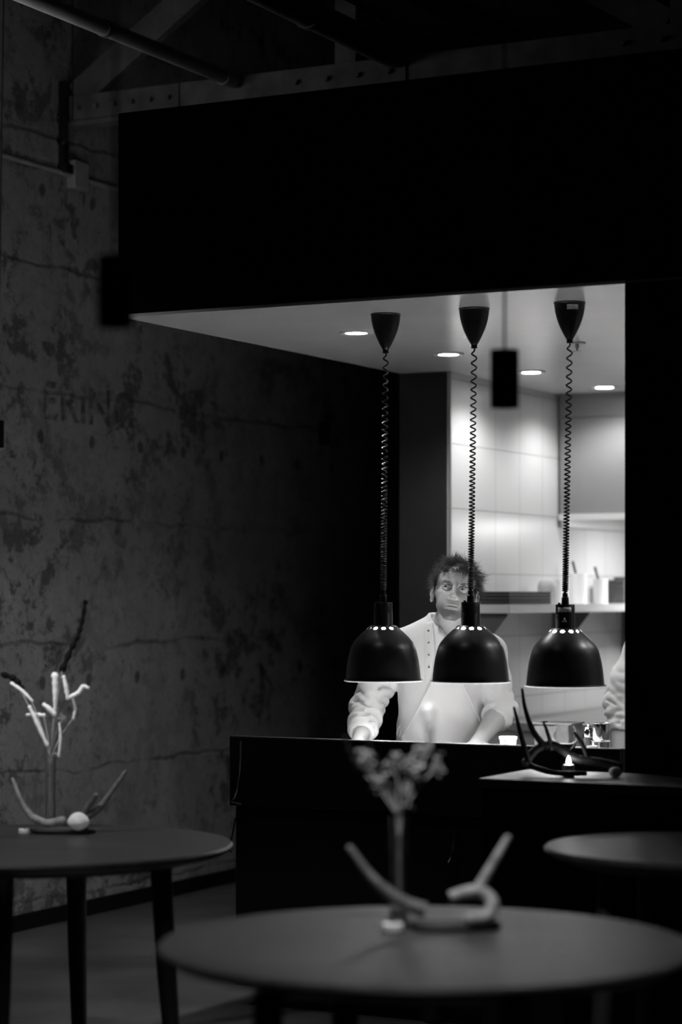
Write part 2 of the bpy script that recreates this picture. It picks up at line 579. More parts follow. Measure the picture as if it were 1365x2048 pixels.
DL = (('round recessed ceiling downlight left of the first heat lamp canopy', 0.570, 0.826),
      ('round recessed ceiling downlight between the first two heat lamps', 0.566, 1.708),
      ('round recessed ceiling downlight behind the blurred black pendant', 0.584, 2.587),
      ('round recessed ceiling downlight nearest the range hood', 0.620, 3.45))
for lb, u, v in DL:
    tag(downlight(u, v), lb, 'downlight', 'recessed downlights in the kitchen ceiling')
sp = empty('ceiling_sprinkler', L(1.205, 1.57, 2.53), RZ)
tag(sp, 'small sprinkler head on the white ceiling behind the right lamp canopy', 'sprinkler')
MB().lathe([(0, 0), (0.036, 0), (0.034, -0.006), (0, -0.006)], 24).build('escutcheon', MT['steeldull'], sp)
MB().lathe([(0, -0.006), (0.008, -0.006), (0.008, -0.022), (0.004, -0.024), (0.004, -0.034), (0, -0.034)], 12).build('stem', MT['steeldull'], sp)
MB().lathe([(0, -0.034), (0.018, -0.035), (0.018, -0.037), (0, -0.037)], 16).build('deflector', MT['steeldull'], sp)

# ------------------------------------------------------------------ heat lamps
def heat_lamp(px_top, px_shade, u, dz, label, first=None, sticker=False, tri=None):
    top = L(u, 0.376, 2.53)
    Y = top.y
    dx = (px_shade - px_top) / F * Y
    t = empty('heat_lamp', top, 0.0)
    tag(t, label, 'heat lamp', 'heat lamps over the pass')
    # canopy
    prof = [(0.0, 0.0), (0.0555, 0.0), (0.0565, -0.004), (0.054, -0.006)]
    for i in range(1, 15):
        q = i / 14
        prof.append((0.013 + 0.041 * (1 - q ** 1.75), -0.006 - 0.122 * q))
    prof += [(0.011, -0.130), (0.011, -0.144), (0, -0.144)]
    can = MB().lathe(prof, 40).build('canopy', MT['plastic'], t)
    zr = 1.186 + dz - 2.53            # rim level below the ceiling
    zt = zr + 0.203                   # top of the shade
    # coiled cord, loose above and tight below
    z0, z1 = -0.144, zt + 0.122
    pts, zz, ph = [], z0, 0.0
    while zz > z1:
        q = (z0 - zz) / (z0 - z1)
        pitch = 0.0295 * (1 - q) ** 1.5 + 0.0072
        ramp = min(1.0, (z0 - zz) / 0.02, max(0.2, (zz - z1) / 0.01))
        rr = 0.0092 * ramp
        pts.append((dx * q + rr * math.cos(ph), rr * math.sin(ph), zz))
        ph += 2 * PI / 14
        zz -= pitch / 14
    MB().tube(pts, 0.0030, 6).build('coiled_cord', MT['rubber'], t)
    MB().lathe([(0, z1 + 0.002), (0.009, z1 + 0.002), (0.010, z1 - 0.012), (0.0125, z1 - 0.014), (0.0138, zt + 0.083), (0, zt + 0.083)], 20, (dx, 0, 0)).build('cord_grip', MT['plastic'], t)
    so = MB().lathe([(0, zt + 0.084), (0.0325, zt + 0.084), (0.0338, zt + 0.082), (0.0338, zt + 0.046), (0.0330, zt + 0.045), (0.0345, zt + 0.044),
                     (0.0345, zt - 0.001), (0, zt - 0.001)], 40, (dx, 0, 0)).tube([(dx - 0.022, -0.012, zt + 0.08), (dx - 0.022, -0.012, zt + 0.090)], 0.005, 8)
    so = so.build('socket_housing', MT['plastic'], t)
    # shade with a ring of round holes
    N = 144
    P = [(0.030, 0.0), (0.046, 0.0), (0.0495, -0.0030), (0.0525, -0.0050), (0.0560, -0.0085), (0.0595, -0.0120), (0.0625, -0.0145)]
    body = [(0.083, -0.033), (0.096, -0.046), (0.109, -0.062), (0.1165, -0.076), (0.1215, -0.091), (0.1285, -0.120), (0.1330, -0.149), (0.1362, -0.178), (0.1378, -0.195)]
    P += body
    P = [(r * 1.0, zt + z) for r, z in P]

    def skip(i, k):
        kk = (k + 6 + (6 if first else 0)) % 12
        return (i in (3, 5) and 4 <= kk <= 7) or (i == 4 and 3 <= kk <= 8)

    def skip_liner(i, k):
        return i in (3, 4, 5)
    outer = P + [(0.1388, zr + 0.005), (0.1445, zr + 0.0040), (0.1445, zr + 0.0015)]
    sh = MB().lathe(outer, N, (dx, 0, 0), skip).build('shade', MT['enamel'], t)
    inner = [(r - 0.0022, z - 0.0015) for r, z in P] + [(0.1362, zr + 0.006), (0.1378, zr - 0.001), (0.1400, zr - 0.0028), (0.1430, zr - 0.0020), (0.1438, zr - 0.0003), (0.1445, zr + 0.0015)]
    MB().lathe(inner, N, (dx, 0, 0), skip_liner).build('liner', MT['liner'], sh)
    MB().lathe([(0.0, zt - 0.003), (0.042, zt - 0.004), (0.046, zt - 0.012), (0.050, zt - 0.05), (0.052, zt - 0.09), (0.047, zt - 0.108), (0.0, zt - 0.118)], 28, (dx, 0, 0)).build('bulb', MT['bulb'], t)

    def patch(r_of, z_lo, z_hi, a0, a1, cx, name, m, par, n=8, tri=False):
        b = MB()
        rows = []
        for z in (z_lo, z_hi):
            row = []
            for i in range(n + 1):
                if tri:
                    f = i / n
                    am = (a0 + a1) / 2
                    a = a0 + (a1 - a0) * f if z == z_lo else am + (a1 - a0) * 0.02 * (f - 0.5)
                else:
                    a = a0 + (a1 - a0) * i / n
                r = r_of(z) + 0.0008
                row.append(b.bm.verts.new((cx + r * math.cos(a), r * math.sin(a), z)))
            rows.append(row)
        for i in range(n):
            b.bm.faces.new((rows[0][i], rows[0][i + 1], rows[1][i + 1], rows[1][i]))
        o = b.build(name, m, par)
        s = o.modifiers.new('Solidify', 'SOLIDIFY')
        s.thickness = 0.0004
        s.offset = 1
        return o
    if sticker:
        patch(lambda z: 0.0542 - 0.002 * (-z / 0.03), -0.030, -0.013, math.radians(-106), math.radians(-62), 0, 'sticker', MT['sticker'], can)
        patch(lambda z: 0.0338, zt + 0.057, zt + 0.074, math.radians(-142), math.radians(-58), dx, 'sticker', MT['sticker'], so)
    if tri is not None:
        patch(lambda z: 0.0345, zt + 0.022, zt + 0.038, math.radians(tri - 15), math.radians(tri + 15), dx, 'warning_triangle', MT['mark'], so, tri=True)
    # the lamp's own light
    ld = bpy.data.lights.new('heat_lamp_light', 'SPOT')
    ld.energy = HEAT_W
    ld.spot_size = math.radians(150)
    ld.spot_blend = 0.6
    ld.shadow_soft_size = 0.03
    lo = bpy.data.objects.new('heat_lamp_light', ld)
    COL.objects.link(lo)
    lo.parent = t
    lo.location = (dx, 0, zt - 0.135)
    return t


HEAT_W = 26.0
heat_lamp(771, 766, 0.919, 0.000, 'left black dome heat lamp beside the chef, its cable over dark wall')
heat_lamp(949, 942, 1.273, 0.002, 'middle black dome heat lamp, its cable crossing the face of the chef')
heat_lamp(1141, 1132, 1.640, -0.006, 'right black dome heat lamp with grey stickers on canopy and housing', first=True, sticker=True, tri=-100)

# ------------------------------------------------------------------ cylinder pendants
def pendant(px, py, Y, label, zceil=4.72, d=0.070, h=0.142, watts=0, lean=0.0):
    c = at(px, py, Y)
    t = empty('pendant_lamp', (c.x, c.y, zceil))
    tag(t, label, 'pendant lamp', 'black cylinder pendants on thin cords')
    zb = c.z - zceil
    MB().lathe([(0, zb + h / 2), (d / 2 - 0.001, zb + h / 2), (d / 2, zb + h / 2 - 0.001), (d / 2, zb - h / 2), (d / 2 - 0.004, zb - h / 2),
                (d / 2 - 0.004, zb - h / 2 + 0.03), (0, zb - h / 2 + 0.03)], 36).build('lamp_body', MT['black'], t)
    MB().tube([(lean, 0, 0), (0, 0, zb + h / 2)], 0.0035, 8).build('cord', MT['rubber'], t)
    MB().lathe([(0, 0), (0.04, 0), (0.04, -0.02), (0, -0.02)], 24, (lean, 0, 0)).build('ceiling_rose', MT['black'], t)
    MB().lathe([(0, zb - h / 2 + 0.03), (d / 2 - 0.006, zb - h / 2 + 0.028), (d / 2 - 0.006, zb - h / 2 + 0.022), (0, zb - h / 2 + 0.022)], 24).build('reflector', MT['steeldull'], t)
    if watts:
        ld = bpy.data.lights.new('pendant_light', 'SPOT')
        ld.energy = watts
        ld.spot_size = math.radians(85)
        ld.spot_blend = 0.8
        ld.shadow_soft_size = 0.02
        lo = bpy.data.objects.new('pendant_light', ld)
        COL.objects.link(lo)
        lo.parent = t
        lo.location = (0, 0, zb - h / 2 - 0.002)
    return t


pendant(1010, 758, 5.53, 'blurred black cylinder pendant hanging before the white kitchen ceiling')
pendant(231, 583, 4.5, 'blurred black cylinder pendant at the lower left corner of the bulkhead')
pendant(648, 867, 12.0, 'small black cylinder pendant hanging far back before the concrete wall', d=0.054, h=0.118)
pendant(-5, 868, 9.8, 'black cylinder pendant cut off by the left picture edge', d=0.056, h=0.118, lean=0.036)
pendant(553, 420, 10.9, 'black pendant cord dropping behind the bulkhead from the truss', d=0.056, h=0.118)

# ------------------------------------------------------------------ the pass counter
ct = empty('pass_counter', L(0.445, 0.05, 0), RZ)
tag(ct, 'black kitchen pass counter the chef leans on', 'counter')
W, D = 1.50, 0.85
MB().box(0, W, 0.0, 0.03, 0.735, 0.985).box(0, 0.03, 0.03, D, 0.735, 0.93).box(W - 0.02, W, 0.03, D, 0.08, 0.985).build('front_panel', MT['counter'], ct, bevel=0.004)
MB().box(0.012, W - 0.02, 0.02, D - 0.02, 0.08, 0.735).build('body', MT['counter'], ct, bevel=0.008)
MB().box(0.03, W - 0.02, 0.03, D, 0.86, 0.90).build('work_surface', MT['steel'], ct)
MB().box(0.03, W - 0.02, 0.03, D, 0.735, 0.86).build('carcass', MT['counter'], ct)
MB().box(0, W, 0.001, 0.034, 0.985, 0.9875).build('top_edge', MT['edge'], ct)
for x, y in ((0.37, 0.11), (1.28, 0.11), (0.37, 0.74), (1.28, 0.74)):
    MB().lathe([(0, 0), (0.026, 0), (0.026, 0.008), (0.0185, 0.012), (0.0185, 0.08), (0, 0.08)], 24, (x, y, 0)).build('leg', MT['plastic'], ct)
MB().lathe([(0, 0.004), (0.045, 0.004), (0.055, 0.02), (0.055, 0.08), (0, 0.08)], 28, (0.78, 0.10, 0)).build('floor_drain', MT['plastic'], ct)
for x in (0.03,):  # light catching the curved corner, shaped as a polished strip
    MB().tube([(x + 0.022, -0.004, 0.972), (x + 0.022, -0.005, 0.92), (x + 0.019, -0.006, 0.86), (x + 0.011, -0.008, 0.80), (x + 0.0, -0.01, 0.765), (x - 0.012, -0.012, 0.752), (x + 0.03, -0.012, 0.745)], 0.0042, 8).build('corner_highlight', MT['chrome'], ct)
for x in (0.006, 0.885):  # curved glints on the counter front, shaped as polished strips
    MB().tube([(x + 0.012, 0.012, 0.69), (x + 0.013, 0.002, 0.67), (x + 0.011, -0.008, 0.63), (x + 0.004, -0.014, 0.595), (x - 0.004, -0.014, 0.58), (x - 0.008, 0.012, 0.565)], 0.0042, 8).build('front_highlight', MT['chrome'], ct)

# ------------------------------------------------------------------ black sideboard in front of the wall panel
sbd = empty('sideboard', L(1.648, -0.45, 0), RZ)
tag(sbd, 'low black sideboard before the black wall, antlers on its top', 'sideboard')
MB().box(0.01, 3.2, 0.01, 0.42, 0.04, 0.885).build('cabinet_body', MT['black'], sbd, bevel=0.003)
MB().box(0.0, 3.21, 0.0, 0.43, 0.885, 0.915).build('top', MT['wood'], sbd, bevel=0.004)
MB().box(0.04, 3.17, 0.04, 0.40, 0.0, 0.04).build('plinth', MT['black'], sbd)
for i in range(4):
    MB().box(0.02 + i * 0.79, 0.79 + i * 0.79, -0.008, 0.01, 0.06, 0.87).build('door', MT['black'], sbd, bevel=0.002)

# ------------------------------------------------------------------ round tables
def table(x, y, z, r, rot, label, legr):
    t = empty('dining_table', (x, y, 0), rot)
    tag(t, label, 'table', 'round dark dining tables')
    MB().lathe([(0, z), (r - 0.006, z), (r, z - 0.006), (r - 0.002, z - 0.016), (r - 0.03, z - 0.030), (0, z - 0.030)], 96).build('tabletop', MT['wood'], t)
    MB().lathe([(r * 0.86, z - 0.03), (r * 0.80, z - 0.050), (r * 0.74, z - 0.050), (r * 0.74, z - 0.03)], 64, close=True).build('apron', MT['woodleg'], t)
    for i in range(4):
        a = i * PI / 2
        c, s = math.cos(a), math.sin(a)
        MB().tube([(legr * c, legr * s, z - 0.03), ((legr + 0.02) * c, (legr + 0.02) * s, z * 0.5), ((legr + 0.05) * c, (legr + 0.05) * s, 0.0)], [0.033, 0.030, 0.022], 18).build('leg', MT['woodleg'], t)
    return t


table(-0.907, 6.80, 0.75, 0.58, math.radians(-9.5), 'round dark wooden table before the concrete wall, pale twigs on it', 0.37)
table(0.183, 4.856, 0.75, 0.58, math.radians(27), 'round dark wooden table nearest the camera, in the middle foreground', 0.37)
table(0.994, 6.35, 0.79, 0.42, math.radians(20), 'smaller round dark table before the black sideboard, nothing on it', 0.26)

# ------------------------------------------------------------------ table decorations
def smooth_path(pts, n=6):
    pts = [Vector(p) for p in pts]
    if len(pts) < 3:
        return [pts[0].lerp(pts[-1], i / n) for i in range(n + 1)]
    out = []
    for i in range(len(pts) - 1):
        p0, p1, p2, p3 = pts[max(i - 1, 0)], pts[i], pts[i + 1], pts[min(i + 2, len(pts) - 1)]
        for k in range(n):
            t = k / n
            out.append(0.5 * ((2 * p1) + (p2 - p0) * t + (2 * p0 - 5 * p1 + 4 * p2 - p3) * t * t + (3 * p1 - p0 - 3 * p2 + p3) * t ** 3))
    out.append(pts[-1])
    return out


def taper(n, r0, r1, mid=None):
    return [r0 + (r1 - r0) * i / (n - 1) for i in range(n)]


class Spot:
    """a place on a table: picture offsets become metres at that depth"""

    def __init__(self, px, py, z):
        self.Y = F * (HC - z) / (py - HOR)
        self.px, self.py, self.z = px, py, z
        self.s = F / self.Y
        self.o = Vector(((px - PX0) / F * self.Y, self.Y, z))

    def p(self, px, py, dy=0.0):
        return Vector(((px - self.px) / self.s, dy, max((self.py - py) / self.s, 0.0)))


def antler(name, S, strokes, label, m, dy=0.0, group=None, lift=0.011):
    """strokes: (list of (px, py, dy)), r0, r1); the first one is the beam"""
    t = empty(name, S.o + Vector((0, 0, lift)))
    tag(t, label, 'antler', group)
    for i, (pts, r0, r1) in enumerate(strokes):
        path = smooth_path([S.p(a, b, c + dy) + Vector((0, 0, max(r0, 0.004))) for a, b, c in pts])
        b = MB().tube(path, taper(len(path), r0, r1), 14)
        b.blob(path[-1], r1 * 1.02, 10)
        b.build('beam' if i == 0 else 'tine', m, t)
    return t


def vase(S, px, dy, h, r, label):
    c = S.p(px, S.py)
    o = S.o + Vector((c.x, dy, 0))
    v = MB().lathe([(0, 0.0), (r * 1.15, 0.0), (r * 1.2, 0.006), (r * 1.02, 0.03), (r * 0.86, h * 0.5), (r, h * 0.97), (r * 1.02, h), (r * 0.92, h),
                    (r * 0.78, h * 0.5), (r * 0.9, 0.03), (0, 0.018)], 28).build('bud_vase', MT['glass'], None, o)
    tag(v, label, 'vase', 'slender glass bud vases')
    return v, o


def branch(S, px, dy, h, strokes, label):
    c = S.p(px, S.py)
    o = S.o + Vector((c.x, dy, 0.02))
    t = empty('dried_branch', o)
    tag(t, label, 'dried branch', 'dried branches in glass vases')
    off = Vector((c.x, 0, 0.02))
    top = Vector((0, 0, h - 0.02))
    stems = MB()
    for k in range(5):
        a = k * 2 * PI / 5
        stems.tube(smooth_path([(0.006 * math.cos(a), 0.006 * math.sin(a), 0.004), (0.003 * math.cos(a + 2), 0.003 * math.sin(a + 2), h * 0.5), top + Vector((0.006 * math.cos(a), 0.006 * math.sin(a), 0))]), 0.0022, 6)
    for pts, r0, r1, kind in strokes:
        p0 = S.p(pts[0][0], pts[0][1], pts[0][2] * 0.6) - off
        stems.tube(smooth_path([top, top.lerp(p0, 0.55) + Vector((0, 0, 0.01)), p0]), [0.0024] * 7 if False else 0.0022, 6)
    stems.build('stems', MT['stem'], t)
    for pts, r0, r1, kind in strokes:
        path = smooth_path([S.p(a, b, c2) - off for a, b, c2 in pts])
        b = MB()
        if kind == 'ball':
            rf = random.Random(int(abs(pts[0][0]) * 7 + pts[0][1]))
            for n_ in range(42):
                q = path[n_ % len(path)] + Vector((rf.gauss(0, 1), rf.gauss(0, 1), rf.gauss(0, 1))).normalized() * r0 * rf.uniform(0.35, 1.25)
                R_ = Matrix.Rotation(rf.uniform(0, 6), 3, 'X') @ Matrix.Rotation(rf.uniform(0, 6), 3, 'Z')
                b.blob(q, (r0 * 0.34, r0 * 0.22, r0 * 0.10), 8, rot=R_)
        else:
            rr = taper(len(path), r0, r1)
            if kind == 'pod':
                rr = [q_ * (0.72 + 0.38 * math.sin(PI * (n_ + 0.5) / len(rr)) + 0.10 * math.sin(2.3 * n_)) for n_, q_ in enumerate(rr)]
            if kind == 'twig':
                rr = [q_ * (1 + 0.30 * math.sin(1.9 * n_)) for n_, q_ in enumerate(rr)]
            b.tube(path, rr, 12, flat=0.75)
            b.blob(path[0], rr[0] * 0.98, 10)
            b.blob(path[-1], rr[-1] * 0.98, 10)
        b.build({'pod': 'curled_pod', 'ball': 'flower_head', 'twig': 'twig'}[kind], MT['twig'] if kind == 'twig' else MT['flower'] if kind == 'ball' else MT['pale'], t)
    return t


def tray(S, px0, px1, label, ry=0.05):
    a, b = S.p(px0, S.py), S.p(px1, S.py)
    rx = (b.x - a.x) / 2
    o = S.o + Vector(((a.x + b.x) / 2, 0, 0))
    m = MB().lathe([(0, 0.0), (0.94, 0.0), (1.0, 0.010), (0.97, 0.014), (0.9, 0.008), (0, 0.007)], 48)
    for v in m.bm.verts:
        q = 1 + 0.07 * math.sin(3 * math.atan2(v.co.y, v.co.x) + 1)
        v.co.x *= rx * q
        v.co.y *= ry * q
    t = m.build('tray', MT['slate'], None, o)
    tag(t, label, 'tray', 'small black trays on the tables')
    return t


def tealight(o, label, lit=False, h=0.0, big=False):
    t = empty('tealight', o)
    tag(t, label, 'candle', 'small white tealights')
    q = 1.25 if big else 1.0
    t.scale = (q, q, q)
    MB().lathe([(0, 0), (0.019, 0), (0.0195, 0.002), (0.0195, h + 0.007), (0.0188, h + 0.007), (0.0188, 0.003), (0, 0.003)], 28).build('cup', MT['ring'], t)
    MB().lathe([(0, 0.003), (0.018, 0.003), (0.0185, h + 0.0125), (0.017, h + 0.0135), (0.004, h + 0.0115), (0, h + 0.0115)], 28).build('wax', MT['wax'], t)
    MB().tube([(0, 0, h + 0.0115), (0.0005, 0, h + 0.017)], 0.0008, 6).build('wick', MT['twig'], t)
    if lit:
        MB().lathe([(0, h + 0.013), (0.005, h + 0.016), (0.0075, h + 0.022), (0.005, h + 0.032), (0, h + 0.042)], 14).build('flame', MT['flame'], t)
    return t


# left table
S1 = Spot(122, 1666, 0.75)
tray(S1, 55, 190, 'thin black tray under the antler on the left table')
antler('antler', S1, [([(66, 1648, -.02), (95, 1660, -.02), (125, 1655, -.02)], 0.012, 0.015), ([(66, 1648, -.02), (46, 1620, -.02), (27, 1572, -.02)], 0.012, 0.005)],
       'pale curved antler tine on the left table, left of the white stone', MT['antlermid'])
antler('antler', S1, [([(150, 1660, .03), (190, 1640, .03), (218, 1605, .03), (248, 1562, .04)], 0.014, 0.006), ([(160, 1650, .03), (178, 1625, .02), (192, 1605, .0)], 0.011, 0.009)],
       'darker antler on the left table, its tip rising right of the white stone', MT['antler'])
st = MB().blob((0, 0, 0.030), (0.036, 0.03, 0.029), 22, lump=0.12, seed=2).build('stone', MT['stone'], None, S1.o + S1.p(160, 1666, -0.035) + Vector((0, 0, 0.010)))
tag(st, 'bright white stone resting on the tray on the left table', 'stone')
vase(S1, 95, 0.075, 0.235, 0.016, 'slender glass bud vase on the left table holding pale pods')
branch(S1, 95, 0.075, 0.235, [
    ([(104, 1424, 0), (105, 1385, 0), (104, 1354, 0)], 0.007, 0.016, 'pod'),
    ([(130, 1398, 0), (126, 1375, 0), (122, 1356, 0)], 0.010, 0.008, 'pod'),
    ([(130, 1398, 0), (150, 1388, 0.01), (160, 1375, .01), (170, 1378, 0.01)], 0.010, 0.008, 'pod'),
    ([(87, 1492, 0), (68, 1450, 0), (53, 1417, 0)], 0.010, 0.009, 'pod'),
    ([(102, 1430, 0), (92, 1420, 0), (82, 1412, 0)], 0.012, 0.009, 'pod'),
    ([(80, 1434, 0.02), (62, 1432, .02), (46, 1433, .02)], 0.009, 0.006, 'pod'),
    ([(118, 1438, 0), (118, 1439, 0.002), (118, 1440, 0)], 0.012, 0.012, 'ball'),
    ([(140, 1440, .02), (143, 1420, .02), (138, 1400, .02)], 0.007, 0.006, 'pod'),
    ([(112, 1515, 0), (115, 1480, 0), (113, 1450, 0)], 0.006, 0.005, 'pod'),
    ([(55, 1405, 0.03), (35, 1385, .03), (14, 1370, .03)], 0.007, 0.008, 'pod'),
    ([(30, 1380, 0.05), (20, 1362, .05), (-5, 1352, .05)], 0.013, 0.012, 'twig'),
    ([(118, 1340, 0.02), (135, 1300, 0.02), (150, 1270, .02), (158, 1240, 0.02), (164, 1205, 0.02)], 0.013, 0.007, 'twig'),
], 'tall spray of pale curled pods and one dark twig on the left table')
tealight(S1.o + Vector((-0.115, 0.0, 0.0)), 'white tealight at the left end of the tray on the left table')

# middle table
S2 = Spot(880, 1858, 0.75)
tray(S2, 812, 1000, 'thin black tray under the looped antler on the nearest table', 0.06)
antler('antler', S2, [([(850, 1846, -.02), (800, 1826, -.02), (745, 1782, -.02), (700, 1722, -.02)], 0.019, 0.008)],
       'long curved antler tine reaching left over the nearest table', MT['antler'])
antler('antler', S2, [([(900, 1818, 0), (935, 1808, 0.01), (965, 1808, 0.01), (985, 1828, 0), (975, 1852, -0.02), (940, 1856, -0.04)], 0.014, 0.017),
                      ([(955, 1806, 0.01), (980, 1765, 0.02), (1018, 1702, 0.03)], 0.014, 0.008)],
       'looped antler on the nearest table with one tine rising right', MT['antlermid'])
vase(S2, 800, 0.06, 0.245, 0.020, 'slender glass bud vase in the middle of the nearest table')
branch(S2, 800, 0.06, 0.245, [
    ([(815, 1612, 0), (806, 1595, 0), (822, 1585, 0)], 0.017, 0.015, 'ball'),
    ([(760, 1580, 0), (750, 1568, 0), (770, 1562, 0)], 0.017, 0.015, 'ball'),
    ([(735, 1538, 0), (737, 1527, 0), (730, 1520, 0)], 0.021, 0.016, 'ball'),
    ([(820, 1548, 0), (832, 1535, 0), (824, 1520, 0)], 0.022, 0.016, 'ball'),
    ([(795, 1540, 0), (788, 1528, 0), (800, 1520, 0)], 0.017, 0.014, 'ball'),
    ([(872, 1545, 0.02), (882, 1528, .02), (866, 1515, .02)], 0.019, 0.014, 'ball'),
    ([(845, 1520, 0.01), (850, 1508, .01), (842, 1500, .01)], 0.013, 0.012, 'ball'),
    ([(864, 1500, 0), (862, 1460, 0), (859, 1424, 0)], 0.008, 0.020, 'pod'),
    ([(720, 1545, 0), (703, 1515, 0), (690, 1478, 0)], 0.009, 0.007, 'twig'),
    ([(765, 1545, 0.02), (745, 1510, .02), (735, 1480, 0.02)], 0.008, 0.006, 'twig'),
], 'spray of pale ragged dried flowers in the vase on the nearest table')
tealight(Spot(786, 1862, 0.75).o, 'white tealight standing on the nearest table left of the tray', big=True)
# sideboard
S3 = Spot(1140, 1552, 0.915)
ad = antler('antler', S3, [([(1050, 1536, 0), (1075, 1508, 0.02), (1110, 1500, 0.02), (1150, 1525, 0), (1200, 1532, -0.02), (1236, 1540, -0.03)], 0.014, 0.013),
                      ([(1058, 1532, 0), (1042, 1475, 0), (1029, 1422, 0)], 0.011, 0.004),
                      ([(1095, 1506, .02), (1068, 1470, .02), (1052, 1425, .02), (1046, 1386, .02)], 0.012, 0.004),
                      ([(1104, 1506, .02), (1099, 1480, .01), (1088, 1450, 0)], 0.009, 0.004),
                      ([(1178, 1530, -0.01), (1168, 1500, 0), (1150, 1472, 0)], 0.010, 0.005),
                      ([(1050, 1534, 0.03), (1100, 1548, -0.06), (1165, 1549, -0.08)], 0.010, 0.008)],
       'large dark antler with upright tines on the black sideboard', MT['antlerdark'], lift=0.0)
gl = empty('candle_glass', S3.o + S3.p(1138, 1552, 0.115))
tag(gl, 'round clear candle glass behind the antler on the sideboard', 'candle glass')
MB().lathe([(0, 0.07), (0.018, 0.07), (0.036, 0.088), (0.041, 0.115), (0.036, 0.142), (0.030, 0.156), (0.0285, 0.156), (0.034, 0.142), (0.039, 0.115), (0.034, 0.09), (0.016, 0.074), (0, 0.074)], 32).build('bowl', MT['glass'], gl)
MB().lathe([(0, 0), (0.03, 0), (0.03, 0.004), (0.006, 0.01), (0.005, 0.06), (0.018, 0.07), (0, 0.07)], 28).build('foot', MT['glass'], gl)
tealight(S3.o + S3.p(1136, 1552, -0.035) + Vector((0, 0, 0.0)), 'lit tealight glowing among the tines of the dark antler', lit=True, h=0.026)
st = MB().blob((0, 0, 0.017), (0.021, 0.02, 0.018), 20, lump=0.1, seed=5).build('stone', MT['stone'], None, S3.o + S3.p(1227, 1556, -0.06) + Vector((0, 0, 0)))
tag(st, 'small pale pebble beside the right end of the dark antler', 'pebble')

# ------------------------------------------------------------------ kitchen fittings
hd = empty('range_hood', L(0.262, 3.75, 1.895), RZ)
tag(hd, 'large grey steel extractor hood at the back of the kitchen', 'extractor hood')
MB().box(0, 2.6, 0, 1.5, 0.02, 0.515).build('canopy', MT['hood'], hd, bevel=0.004)
MB().box(-0.0, 2.6, -0.006, 0.0, 0.515, 0.635).build('upper_fascia', MT['hood'], hd)
MB().box(0.0, 2.6, -0.012, 0.02, -0.012, 0.02).box(0.0, 0.02, 0.02, 1.5, -0.045, 0.02).build('drip_rim', MT['steel'], hd)
MB().box(0.25, 1.0, 0.35, 0.6, 0.0, 0.02).build('hood_light', MT['hoodlens'], hd)

sh = empty('wall_shelf', L(0.25, 2.6, 1.415), RZ)
tag(sh, 'steel shelf on the tiled wall carrying trays and white canisters', 'shelf')
SL = 2.3
MB().box(0, 0.22, 0, SL, 0.034, 0.040).box(0.214, 0.22, 0, SL, 0.0, 0.036).box(0, 0.22, 0, 0.006, 0.0, 0.034).build('board', MT['steel'], sh)
for v in (0.02, 1.08, 2.1):
    b = MB()
    vs = [b.bm.verts.new(p) for p in ((0, v, 0.0), (0.20, v, 0.0), (0.20, v, -0.012), (0.0, v, -0.26),
                                      (0, v + 0.006, 0.0), (0.20, v + 0.006, 0.0), (0.20, v + 0.006, -0.012), (0.0, v + 0.006, -0.26))]
    for f in ((0, 1, 2, 3), (7, 6, 5, 4), (0, 4, 5, 1), (1, 5, 6, 2), (2, 6, 7, 3), (3, 7, 4, 0)):
        b.bm.faces.new([vs[i] for i in f])
    b.build('bracket', MT['bracket'], sh, smooth=False)
ZS = 1.4555
for i in range(4):
    t = MB()
    z = 0.0
    t.box(0.0, 0.17, 0.0, 0.52, 0, 0.004).box(0, 0.17, 0, 0.004, 0.004, 0.013).box(0, 0.17, 0.516, 0.52, 0.004, 0.013).box(0, 0.004, 0.004, 0.516, 0.004, 0.013).box(0.166, 0.17, 0.004, 0.516, 0.004, 0.013)
    t.box(-0.004, 0.174, -0.004, 0.524, 0.012, 0.0145)
    o = t.build('food_tray', MT['tray'], None, L(0.29, 2.62, ZS + i * 0.0152), RZ, smooth=False)
    tag(o, ['lowest black tray of the stack on the wall shelf', 'second lowest black tray in the stack on the shelf',
            'second black tray from the top of the shelf stack', 'topmost black tray of the stack on the wall shelf'][i], 'tray', 'black trays stacked on the shelf')


def onshelf(u, v):
    return L(u, v, ZS)


tub = MB().lathe([(0, 0), (0.042, 0), (0.046, 0.05), (0.048, 0.052), (0.046, 0.054), (0.040, 0.004), (0, 0.004)], 32).build('plastic_tub', MT['frosted'], None, onshelf(0.37, 3.26))
tag(tub, 'small grey plastic tub on the shelf right of the trays', 'tub')
j = MB().lathe([(0, 0), (0.046, 0), (0.048, 0.08), (0.044, 0.105), (0.03, 0.118), (0, 0.12)], 32).build('domed_jar', MT['greyjar'], None, onshelf(0.335, 3.40))
tag(j, 'grey domed jar on the shelf behind the plastic tub', 'jar')
for (u, v, r, h, lb, lb2, lean) in ((0.345, 3.80, 0.045, 0.155, 'taller white canister on the shelf, beside the dark cable', 'short dark spoon handle leaning out of the taller white canister', (-0.03, 0.05)),
                                    (0.36, 4.08, 0.039, 0.128, 'shorter white canister on the shelf next to the dark boxes', 'long dark spoon handle leaning in the shorter white canister', (-0.035, 0.07))):
    o = MB().lathe([(0, 0), (r, 0), (r, h), (r - 0.003, h), (r - 0.003, 0.004), (0, 0.004)], 36).build('canister', MT['whiteplastic'], None, onshelf(u, v))
    tag(o, lb, 'canister', 'white canisters on the shelf')
    p0 = onshelf(u, v) + Vector((0.0, 0, 0.012))
    spn = MB().tube([(0.025, 0, 0), (0.0, 0, h * 0.6), (-0.028, 0.0, h + 0.052)], [0.006, 0.0055, 0.0065], 8).build('spoon', MT['plastic'], None, p0)
    tag(spn, lb2, 'spoon')
